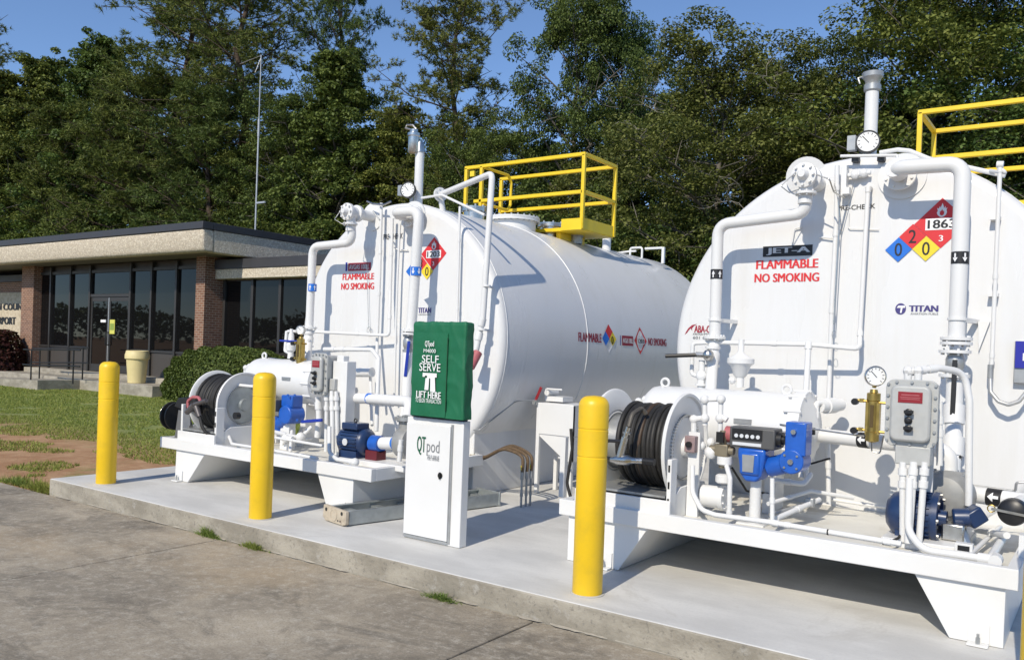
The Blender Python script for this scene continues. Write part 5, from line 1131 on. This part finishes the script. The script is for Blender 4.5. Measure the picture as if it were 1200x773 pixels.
for x in wxs: part('mullion', MB().box((x-.05, WY-.02, zs2-.05), (x+.05, WY+.051, wzb-.004)), DMET, t, bevel=.004)
part('sill', MB().box((wx0+.01, WY-.05, zs2-.09), (wxs[-1]+.1, WY+.10, zs2)), DMET, t)
# left wing with the airport name
sy = 14.9; sx1 = pl0+.0; sx0 = sx1-9
part('sign_wall', MB().box((sx0, sy, GZ), (sx1-.003, sy+6, P(10, 330, sy).z)), BRICK, t)
part('wing_coping', MB().box((sx0-.1, sy-.12, P(10, 330.5, sy).z), (sx1-.004, sy+6.1, P(10, 323, sy).z)), COPING, t)
sp = part('stone_panel', MB().box((sx0+.3, sy-.05, P(10, 438, sy).z), (sx1-.01, sy-.002, P(10, 343, sy).z)), SIGNST, t)
q0, q1 = P(-9.5, 363, sy-.055), P(24, 355.5, sy-.055); dx_ = (q1.x-q0.x)/6.0
text('ON COUNTY', rect_on(V((q0.x, q0.y, q0.z)), V((q0.x+dx_*8.1, q0.y, q1.z)), .012), BLK, sp, .03)
q0, q1 = P(-8, 379.5, sy-.055), P(19, 371.5, sy-.055); text('AIRPORT', rect_on(V((q0.x-.0, q0.y, q0.z)), V((q1.x, q0.y, q1.z)), .012), BLK, sp, .03)
# porch, ramp
po = P(93, 445, 13.1)
struct(part('porch', MB().box((pl0-6, 13.12, GZ-.2), (-21.35, BF+.3, .12)), KERBC, bevel=.02))
struct(part('porch_step', MB().box((pl1+.02, 13.95, .1), (pr0-.02, BF+.3, PZT)), KERBC, bevel=.015))
struct(part('ramp', MB().prism([(po.x-.01, 11.9, GZ-.1), (po.x-.01, 11.9, 0.09), (po.x-9, 11.9, GZ+.01), (po.x-9, 11.9, GZ-.1)], (0, 1.21, 0)), KERBC))
# trash can
c = V((-22.75, 13.5, .12)); t = thing('trash_can', c, 'cream round trash can with rimmed lid on the porch', 'trash can'); h = P(161, 411, 13.5).z-.12; r_ = h*.33
part('body', MB().lathe([(r_*.74, 0), (r_*.78, .01), (r_*.97, h*.76), (r_*.9, h*.77), (0, h*.77)], c, (0, 0, 1), 32), CREAM, t); part('lid', MB().lathe([(r_*1.04, h*.74), (r_*1.10, h*.76), (r_*1.10, h*.88), (r_*1.04, h*.93), (r_*1.0, h*1.0), (r_*.9, h*1.01), (r_*.86, h*.95), (0, h*.93)], c, (0, 0, 1), 32), CREAM, t)
# handrails
def handrail(pts, label):
    t = thing('handrail', pts[0], label, 'railing')
    for p in pts: part('post', MB().cyl(p, p+V((0, 0, .95)), .022, n=8), IRON, t)
    for z in (.95, .5): part('rail', MB().tube([pts[0]+V((-.5, 0, z))]+[p+V((0, 0, z)) for p in pts]+[pts[-1]+V((.35, 0, z))], .02, 0, 8), IRON, t)
y1, y2 = 12.05, 13.0
handrail([V((P(36, 445, y1).x, y1, 0)), V((P(85.5, 442, y1).x, y1, .07))], 'black metal handrail along the outer edge of the ramp')
handrail([V((P(46, 440, y2).x, y2, .02)), V((P(97, 425, y2).x, y2, .12))], 'black metal handrail along the building side of the ramp')
# antenna mast
b = P(298, 304, wf+.9); tp = P(304, 65, wf+.9); b.z = wzt-.05
t = thing('antenna_mast', b, 'thin tall galvanized antenna mast standing on the terminal wing roof', 'antenna')
part('mast', MB().cyl(b, V((b.x, b.y, b.z+(tp.z-b.z)*.62)), .024, n=10).cyl(V((b.x, b.y, b.z+(tp.z-b.z)*.60)), V((b.x, b.y, tp.z)), .015, n=10), COAX, t)
a_ = V((b.x, b.y, tp.z-.02)); part('arm', MB().tube([a_, P(281, 75, a_.y)], .006, 0, 6).tube([a_+V((0, 0, -.05)), a_+V((-.12, -.1, -.5))], .007, 0, 6), COAX, t)
k_ = V((b.x, b.y, b.z+(tp.z-b.z)*.61)); part('coupler', MB().cyl(k_, k_+V((0, 0, .5)), .032, n=10), COAX, t); part('arm', MB().bar(k_+V((0, 0, -1.9)), k_+V((.4, 0, -1.9)), .05, .05), COAX, t)
part('foot', MB().cb(b+V((0, 0, .06)), (.2, .2, .12)), GREY, t)

# ------------------------------------------------------------------ vegetation
def fast_mesh(name, v, f, m):
    me = bpy.data.meshes.new(name); n = len(f); k = f.shape[1]
    me.vertices.add(len(v)); me.vertices.foreach_set('co', v.astype(np.float32).ravel())
    me.loops.add(n*k); me.loops.foreach_set('vertex_index', f.astype(np.int32).ravel())
    me.polygons.add(n); me.polygons.foreach_set('loop_start', np.arange(0, n*k, k, dtype=np.int32)); me.update(calc_edges=True); me.materials.append(m); return me
def leaf_quads(rg, c, L, W, upb=.35, outc=None):
    n = len(c); nr = rg.normal(size=(n, 3)); nr[:, 2] += upb*2
    if outc is not None: o = c-outc; o /= np.linalg.norm(o, axis=1, keepdims=True)+1e-6; nr = nr*.75+o*.9
    nr /= np.linalg.norm(nr, axis=1, keepdims=True); t = np.cross(nr, rg.normal(size=(n, 3))); t /= np.linalg.norm(t, axis=1, keepdims=True); b = np.cross(nr, t)
    l = (L*rg.uniform(.6, 1.25, n))[:, None]; w_ = (W*rg.uniform(.6, 1.25, n))[:, None]
    v = np.stack([c-t*l/2, c+b*w_/2+nr*w_*.15, c+t*l/2, c-b*w_/2+nr*w_*.15], 1).reshape(-1, 3)
    return v, np.arange(4*n).reshape(-1, 4)
def skeleton(seed, h, cb, rx, nl, dens, lean=0., shape='round'):
    """trunk + limbs; returns MB of wood and clump centres with sizes"""
    rn = random.Random(seed); mb = MB(); top = h*.93
    tr = [V((lean*h*(i/8)**2+rn.uniform(-.1, .1)*h*.02*i, rn.uniform(-.1, .1)*h*.02*i, top*i/8)) for i in range(9)]; r0_ = h*.017+.05
    mb.tube(tr, [r0_*(1-.9*(i/8)**.9) for i in range(9)], n=8)
    def tp(f): f *= 8; i = min(int(f), 7); return tr[i].lerp(tr[i+1], f-i)
    cl = []
    for k in range(nl):
        f = cb/top+(1-cb/top)*((k+rn.random())/nl)**(.72 if shape == 'cone' else .9); f = min(f, .98); p = tp(f); az = k*2.399+rn.uniform(-.5, .5); g = (p.z-cb)/(h-cb)
        env = {'round': math.sqrt(max(.04, 1-(g*1.5-.55)**2/.95)), 'cone': max(.07, (1.02-g)**.75), 'oak': math.sqrt(max(.05, 1-(g*1.25-.35)**2))}[shape]
        ck = .42+.58*env if shape == 'cone' else 1.
        L = rx*env*rn.uniform(.75, 1.1); el = rn.uniform(.1, .55) if g < .7 else rn.uniform(.5, 1.0); d = V((math.cos(az)*math.cos(el), math.sin(az)*math.cos(el), math.sin(el)))
        q1 = p+d*L*.5+V((0, 0, L*.05)); q2 = p+d*L+V((rn.uniform(-.1, .1)*L, rn.uniform(-.1, .1)*L, rn.uniform(-.05, .15)*L)); rb = r0_*(1-.85*f)*.5
        mb.tube([p, q1, q2], [rb, rb*.65, rb*.18], n=6)
        for j in range(dens):
            a = rn.uniform(.3, 1); s0 = p.lerp(q1, a*2) if a < .5 else q1.lerp(q2, a*2-1)
            e = s0+V((rn.gauss(0, 1), rn.gauss(0, 1), rn.gauss(.15, .8)))*(.17*L+.25); mb.tube([s0, s0.lerp(e, .5)+V((0, 0, .04)), e], [rb*.3, rb*.2, .008], n=4); cl.append((e, rn.uniform(.6, 1.2)*ck))
        cl.append((q2, rn.uniform(.7, 1.2)*ck))
    cl.append((tr[-1]+V((0, 0, .2)), .45 if shape == 'cone' else 1.)); return mb, cl
def broadleaf(seed, h, cb, rx, nl, dens, nleaf, leafmat_, L=.17, W=.10, clr=.62, shape='round', bark=BARKG, dead=0):
    mb, cl = skeleton(seed, h, cb, rx, nl, dens, 0, shape); rg = np.random.default_rng(seed)
    cs = []; oc = []
    per = nleaf/sum(q for _, q in cl)
    for c, q in cl:
        k = int(per*q); p = rg.normal(size=(k, 3)); rr = np.linalg.norm(p, axis=1, keepdims=True); p = p/rr*np.minimum(rr, 1.7)**.8*np.array([1, 1, .6])*clr*q*.52; p[:, 2] += .15*clr*q; cs.append(p+np.array(c)); oc.append(np.repeat(np.array(c)[None]-np.array([[0, 0, .12]]), k, 0))
    c = np.concatenate(cs); v, f = leaf_quads(rg, c, L, W, .45, np.concatenate(oc))
    tm = bpy.data.meshes.new('trunk'); tm.from_pydata(mb.v, [], mb.f); finish(tm, bark, 60)
    dm = None
    if dead:
        rn = random.Random(seed+9); d = MB()
        def twig(p, d, L, r, lev):
            pts = [p]; dd = d.normalized()
            for q in range(5): dd = (dd+V((rn.gauss(0, .28), rn.gauss(0, .28), rn.gauss(.02, .22)))).normalized(); pts.append(pts[-1]+dd*L/5)
            d_.tube(pts, [r*(1-.16*q) for q in range(6)], n=4)
            if lev < 2:
                for q in range(4): twig(pts[rn.randint(1, 5)], dd+V((rn.gauss(0, .8), rn.gauss(0, .8), rn.gauss(.1, .6))), L*rn.uniform(.35, .6), r*.5, lev+1)
        d_ = d
        for k in range(dead):
            az = rn.uniform(0, 6.28); z = rn.uniform(.2, .85)*h; p = V((math.cos(az), math.sin(az), 0))*rx*rn.uniform(.4, .7)+V((0, 0, z))
            twig(p, V((math.cos(az+rn.uniform(-.9, .9)), math.sin(az+rn.uniform(-.9, .9)), rn.uniform(-.3, .6))), rx*rn.uniform(.3, .5), .03, 0)
        dm = bpy.data.meshes.new('dead_branches'); dm.from_pydata(d.v, [], d.f); finish(dm, DEAD, 60)
    return tm, fast_mesh('crown', v, f, leafmat_), dm
def pine(seed, h, cb, rx, nl, ntuft, nb=10, NL=.30):
    rn = random.Random(seed); rg = np.random.default_rng(seed); mb = MB(); top = h*.97; r0_ = h*.012+.06
    tr = [V((rn.gauss(0, .012)*h*(i/8), rn.gauss(0, .012)*h*(i/8), top*i/8)) for i in range(9)]; mb.tube(tr, [r0_*(1-.85*(i/8)) for i in range(9)], n=9)
    def tp(f): f *= 8; i = min(int(f), 7); return tr[i].lerp(tr[i+1], f-i)
    pts = []; dirs = []
    for k in range(nl):
        f = cb/top+(1-cb/top)*(k+rn.random())/nl; f = min(f, .985); p = tp(f); az = k*2.399+rn.uniform(-.6, .6); g = (p.z-cb)/(h-cb)
        L = rx*(max(.18, math.sqrt(max(0, 1-(g*1.3-.3)**2))))*rn.uniform(.55, 1.15); el = .05+.7*g+rn.uniform(-.25, .3); d = V((math.cos(az)*math.cos(el), math.sin(az)*math.cos(el), math.sin(el))); q1 = p+d*L*.55-V((0, 0, L*.04)); q2 = p+d*L+V((0, 0, L*.12)); rb = r0_*(1-.75*f)*.33
        mb.tube([p, q1, q2], [rb, rb*.7, rb*.22], n=6)
        for j in range(8):
            a = rn.uniform(.3, 1); s0 = p.lerp(q1, a/.55) if a < .55 else q1.lerp(q2, (a-.55)/.45); e = s0+V((rn.gauss(0, 1), rn.gauss(0, 1), rn.gauss(.25, .5)))*(.16*L+.28); mb.tube([s0, e], [rb*.3, .01], n=4)
            for s_ in range(ntuft):
                x_ = s0.lerp(e, rn.uniform(.45, 1.1))+V((rn.gauss(0, .15), rn.gauss(0, .15), rn.gauss(.05, .11))); pts.append(x_); dirs.append((e-s0).normalized())
    pts = np.array(pts); dirs = np.array(dirs); n = len(pts)
    P0 = np.repeat(pts, nb, 0); D = np.repeat(dirs, nb, 0)*.45+rg.normal(size=(n*nb, 3))*.75; D[:, 2] += .25; D /= np.linalg.norm(D, axis=1, keepdims=True)
    S = np.cross(D, rg.normal(size=D.shape)); S /= np.linalg.norm(S, axis=1, keepdims=True); l = (NL*rg.uniform(.7, 1.2, len(D)))[:, None]
    v = np.stack([P0-S*.019, P0+S*.019, P0+D*l], 1).reshape(-1, 3); fm = fast_mesh('crown', v, np.arange(len(v)).reshape(-1, 3), NEED)
    tm = bpy.data.meshes.new('trunk'); tm.from_pydata(mb.v, [], mb.f); finish(tm, BARK, 60); return tm, fm, None
KIND = {
 'oakA': broadleaf(11, 16, 3.0, 5.6, 46, 7, 84000, LEAF1, .155, .095, .90, 'oak', BARKG),
 'oakB': broadleaf(23, 15, 2.0, 5.2, 44, 7, 80000, LEAF2, .15, .088, .88, 'oak', BARKG, 40),
 'maple': broadleaf(37, 17, 2.5, 4.2, 46, 7, 76000, LEAF3, .16, .10, .84, 'round', BARKG),
 'gum': broadleaf(51, 14, 1.0, 3.6, 74, 5, 70000, LEAF1, .155, .10, .74, 'cone', BARKG),
 'under': broadleaf(63, 6.5, .2, 3.4, 30, 6, 40000, LEAF3, .17, .11, .85, 'round', BARKG),
 'pineA': pine(71, 21, 8.0, 4.0, 50, 17, 12, .22), 'pineB': pine(83, 20, 5.0, 3.3, 50, 17, 12, .22), 'pineC': pine(97, 13, 1.5, 3.0, 46, 16, 12, .21),
}
HK_ = {'oakA': 16, 'oakB': 15, 'maple': 17, 'gum': 14, 'under': 6.5, 'pineA': 21, 'pineB': 20, 'pineC': 13}
HK = {}
for k_, v_ in KIND.items():
    zz = np.empty(len(v_[1].vertices)*3, np.float32); v_[1].vertices.foreach_get('co', zz); HK[k_] = float(np.percentile(zz[2::3], 99.8))
NM = {'oakA': 'oak_tree', 'oakB': 'oak_tree', 'maple': 'broadleaf_tree', 'gum': 'broadleaf_tree', 'under': 'understory_bush', 'pineA': 'pine_tree', 'pineB': 'pine_tree', 'pineC': 'pine_tree'}
ti = [0]
def tree(kind, u, vtop, D, label, rot=None, sw=1., group=None):
    tp = P(u, vtop, D); ht = tp.z-GZ; s = ht/HK[kind]; ti[0] += 1
    t = thing(NM[kind], (tp.x, tp.y, GZ), label, 'bush' if kind == 'under' else 'tree', group)
    t.scale = (s*sw, s*sw, s); t.rotation_euler.z = ti[0]*2.1 if rot is None else rot
    for nm, me in zip(('trunk', 'crown', 'dead_branches'), KIND[kind]):
        if me:
            o = bpy.data.objects.new(nm, me); col.objects.link(o); o.parent = t
            if nm == 'dead_branches': o['kind'] = 'stuff'
    return t
# the trees one can tell apart, right to left; the wood edge runs along Y = 28 to 36
tree('oakA', 1105, -70, 28, 'large dark oak rising behind the JET-A tank vent', .4, 1.15)
tree('oakA', 1215, -75, 29, 'large dark oak behind the JET-A access platform', 2.2, 1.1)
tree('oakB', 850, 36, 26.5, 'spreading olive oak with pale bare branches between the two tanks', 1.0, 1.15)
tree('oakB', 960, 50, 30, 'olive oak with pale bare twigs behind the JET-A label', 3.0, 1.0)
tree('maple', 680, -25, 31, 'tall leafy broadleaf tree behind the avgas access platform', .7, .72)
tree('maple', 735, 6, 33, 'broadleaf tree with rounded top behind the avgas tank rear', 2.7, .6)
tree('pineA', 538, -35, 30, 'tall open pine standing behind the avgas tank vent', .3, 1.05)
tree('pineA', 292, -95, 29, 'tall spreading pine behind the antenna mast', 1.6, 1.2)
tree('pineB', 216, -45, 30, 'tall pine with layered crown above the terminal roof', 2.9, 1.35)
tree('pineB', 405, -80, 32, 'slim tall pine behind the avgas tank shoulder', .9, .75)
tree('gum', 115, 50, 29, 'pointed broadleaf tree above the terminal roof', .2, 1.0)
tree('gum', 50, 66, 30, 'pointed broadleaf tree behind the airport name wall', 1.8, .95)
tree('gum', 5, 86, 28, 'short pointed broadleaf tree at the far end of the wood', 4.0, 1.0)
tree('pineA', -58, -30, 27, 'pine reaching a branch over the airport name wall', 2.0, 1.2)
tree('gum', 400, 62, 28, 'leafy tree with feathery top beside the antenna mast', 2.6, 1.0)
tree('gum', 462, 126, 29, 'low pointed tree right behind the avgas tank vent', .5, 1.0)
tree('maple', 355, 110, 28, 'dense broadleaf tree crowding the terminal wing', 3.3, 1.0)
tree('pineC', 172, 85, 27.5, 'bushy young pine leaning over the terminal roof', 1.1, 1.3)
tree('pineC', 250, 105, 27, 'bushy young pine behind the terminal roof corner', 2.3, 1.3)
tree('pineC', 82, 130, 27.5, 'bushy young pine behind the left of the terminal roof', .4, 1.3)
tree('oakA', 556, 140, 28, 'round dark tree directly behind the avgas tank', 5.0, .9)
tree('oakA', 300, 165, 28.5, 'round dark tree filling the gap beside the antenna mast', 1.3, .9)
gf = 'trees filling the wood behind the tanks'
lf = 'dense leafy tree in the shaded wood behind the tanks'
for i, u in enumerate(range(-70, 1340, 70)):
    k = ('maple', 'oakA', 'gum', 'oakB')[i % 4]; vt = 165 + 25*math.sin(i*1.9)-(40 if u > 700 else 0); tree(k, u, vt, 34+3*math.sin(i*2.7), lf, None, 1.1, gf)
gu = 'understory bushes along the wood edge'; lu = 'dark leafy understory bush at the edge of the wood'
for i, u in enumerate(range(-60, 1320, 55)):
    tree('under', u, 268+16*math.sin(i*2.3)-(10 if u > 600 else 0), 27+1.5*math.sin(i*1.7), lu, None, 1.2, gu)
# far wood across the airfield, mirrored in the glass
rg = np.random.default_rng(4); n_ = 42000
ang = rg.uniform(-1.7, 1.7, n_); x_ = np.sin(ang)*230-40; y_2 = -np.cos(ang)*230+rg.uniform(-8, 8, n_)+20; hh = 8+1.6*np.sin(ang*23)+1.2*np.sin(ang*57+1)+.9*np.sin(ang*131)
c_ = np.stack([x_, y_2, GZ+hh*np.sqrt(rg.random(n_))], 1); v_3, f_3 = leaf_quads(rg, c_, 1.5, 1.1, .1)
o = bpy.data.objects.new('far_wood', fast_mesh('far_wood', v_3, f_3, LEAF3)); col.objects.link(o); o['kind'] = 'stuff'; o['label'] = 'distant line of trees across the airfield'; o['category'] = 'woodland'
# hedge beside the porch
rg = np.random.default_rng(8)
def bush(name, c, rad, n_, m, label, L=.07, W=.045, up_=.35, cat='bush', box=3.0):
    t = thing(name, (c[0], c[1], GZ), label, cat); d = rg.normal(size=(n_, 3)); d /= np.linalg.norm(d, axis=1, keepdims=True); d[:, 2] = np.abs(d[:, 2])*1.0-.12*(rg.random(n_) < .3)
    k = (np.abs(d)**box).sum(1, keepdims=True)**(-1/box); p = d*k*np.array(rad)*(1-.16*rg.random((n_, 1))**2+.025*np.sin(d[:, :1]*17+d[:, 1:2]*13+d[:, 2:]*19)); p += np.array([c[0], c[1], GZ+.02]); p[:, 2] = np.maximum(p[:, 2], GZ)
    v, f = leaf_quads(rg, p, L, W, up_, np.array([c[0], c[1], GZ+.3])); v -= np.array([c[0], c[1], GZ]); o = bpy.data.objects.new('foliage', fast_mesh('foliage', v, f, m)); col.objects.link(o); o.parent = t
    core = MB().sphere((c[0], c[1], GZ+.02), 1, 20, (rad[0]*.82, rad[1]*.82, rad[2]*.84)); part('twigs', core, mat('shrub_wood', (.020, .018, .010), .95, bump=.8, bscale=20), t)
xa, xb = P(203, 440, 13.6).x, P(322, 440, 13.6).x
bush('clipped_bush', ((xa+xb)/2, 13.9, 0), ((xb-xa)/2, 1.15, P(260, 408, 13.3).z-GZ), 42000, HEDGE, 'wide rounded clipped green bush beside the terminal porch')
c = P(2, 420, 13.6); bush('maroon_shrub', (c.x, 13.6, 0), (.85, .6, P(5, 388, 13.6).z-GZ), 4000, REDL, 'dark maroon shrub in front of the airport name wall', .17, .09, .5)
# lawn blades
n_ = 150000; rg = np.random.default_rng(21)
Y_ = EY+.05+(14.5-EY)*rg.random(n_)**1.25; X_ = -8.75-(3+1.55*Y_)*rg.random(n_)
try: pass
finally: pass
nz_ = np.array([mn.fractal(V((a*.8, b*.8, 3.)), 1., 2., 3) for a, b in zip(X_, Y_)]); soilm = np.clip((7.7-Y_)/1.8, 0, 1)
keep = (nz_ > -.42+soilm*.74) & ((Y_ < 12.9) | (X_ > -21.2)) & ((Y_ < 11.8) | (X_ > -28)); keep |= (Y_ < EY+.35) & (rg.random(n_) < .5) & (X_ > -10)
X_, Y_ = X_[keep], Y_[keep]; n_ = len(X_); hgt = rg.uniform(.018, .05, n_)*(1+.8*(Y_ < EY+.4)); az = rg.uniform(0, 6.28, n_); b0 = np.stack([X_, Y_, np.full(n_, GZ-.003)], 1)
sd = np.stack([np.cos(az), np.sin(az), 0*az], 1)*(.0045+.0005*Y_)[:, None]; tip = b0+np.stack([rg.normal(size=n_)*.018, rg.normal(size=n_)*.018, hgt], 1)
vv = np.stack([b0-sd, b0+sd, tip], 1).reshape(-1, 3)
o = bpy.data.objects.new('lawn_grass', fast_mesh('lawn_grass', vv, np.arange(len(vv)).reshape(-1, 3), GRASS)); col.objects.link(o); o['kind'] = 'stuff'; o['label'] = 'patchy mown lawn grass beside the pad'; o['category'] = 'grass'
# weeds along the kerb
def weed(u, v, n_, rad, h, label, place=None):
    c = PZ(u, v, AZ) if place is None else place; t = thing('weed_tuft', (c.x, c.y, AZ), label, 'weed', 'weeds growing along the kerb')
    p = np.stack([rg.normal(size=n_)*rad, -np.abs(rg.normal(size=n_))*rad*.25, np.zeros(n_)], 1); az = rg.uniform(0, 6.28, n_); sd = np.stack([np.cos(az), np.sin(az), 0*az], 1)*.003
    tp = p+np.stack([rg.normal(size=n_)*.05, rg.normal(size=n_)*.04-.01, rg.uniform(.25, 1, n_)*h*np.exp(-(p[:, 0]/rad)**2*.4)], 1); mid = (p+tp)/2+np.array([0, 0, .012])
    v_ = np.concatenate([np.stack([p-sd, p+sd, mid+sd*.8], 1), np.stack([p-sd, mid+sd*.8, mid-sd*.8], 1), np.stack([mid-sd*.8, mid+sd*.8, tp], 1)]).reshape(-1, 3)
    o = bpy.data.objects.new('blades', fast_mesh('blades', v_, np.arange(len(v_)).reshape(-1, 3), GRASS)); col.objects.link(o); o.parent = t; o['kind'] = 'stuff'
weed(245, 628, 260, .07, .10, 'tall weed tuft at the kerb foot near the avgas bollard'); weed(298, 642, 220, .07, .065, 'small low weed tuft at the kerb foot beside the taller one')
weed(518, 702, 220, .06, .065, 'low weed tuft at the kerb foot in front of the kiosk')
weed(0, 0, 420, .16, .13, 'clump of grass at the end of the pad', V((-8.95, 4.33, AZ))); weed(0, 0, 260, .14, .1, 'ragged grass at the apron edge by the lawn', V((-9.5, 4.36, AZ)))
# a stone on the pad corner
m = MB().sphere((-8.25, 4.62, .03), .05, 10, (1.1, .9, .7)); tag(part('stone', m, mat('tan_stone', (.36, .30, .22), .9, var=.2, bump=.6, bscale=30), None, origin=(-8.25, 4.62, 0)), 'small tan stone on the pad behind the end bollard', 'stone')
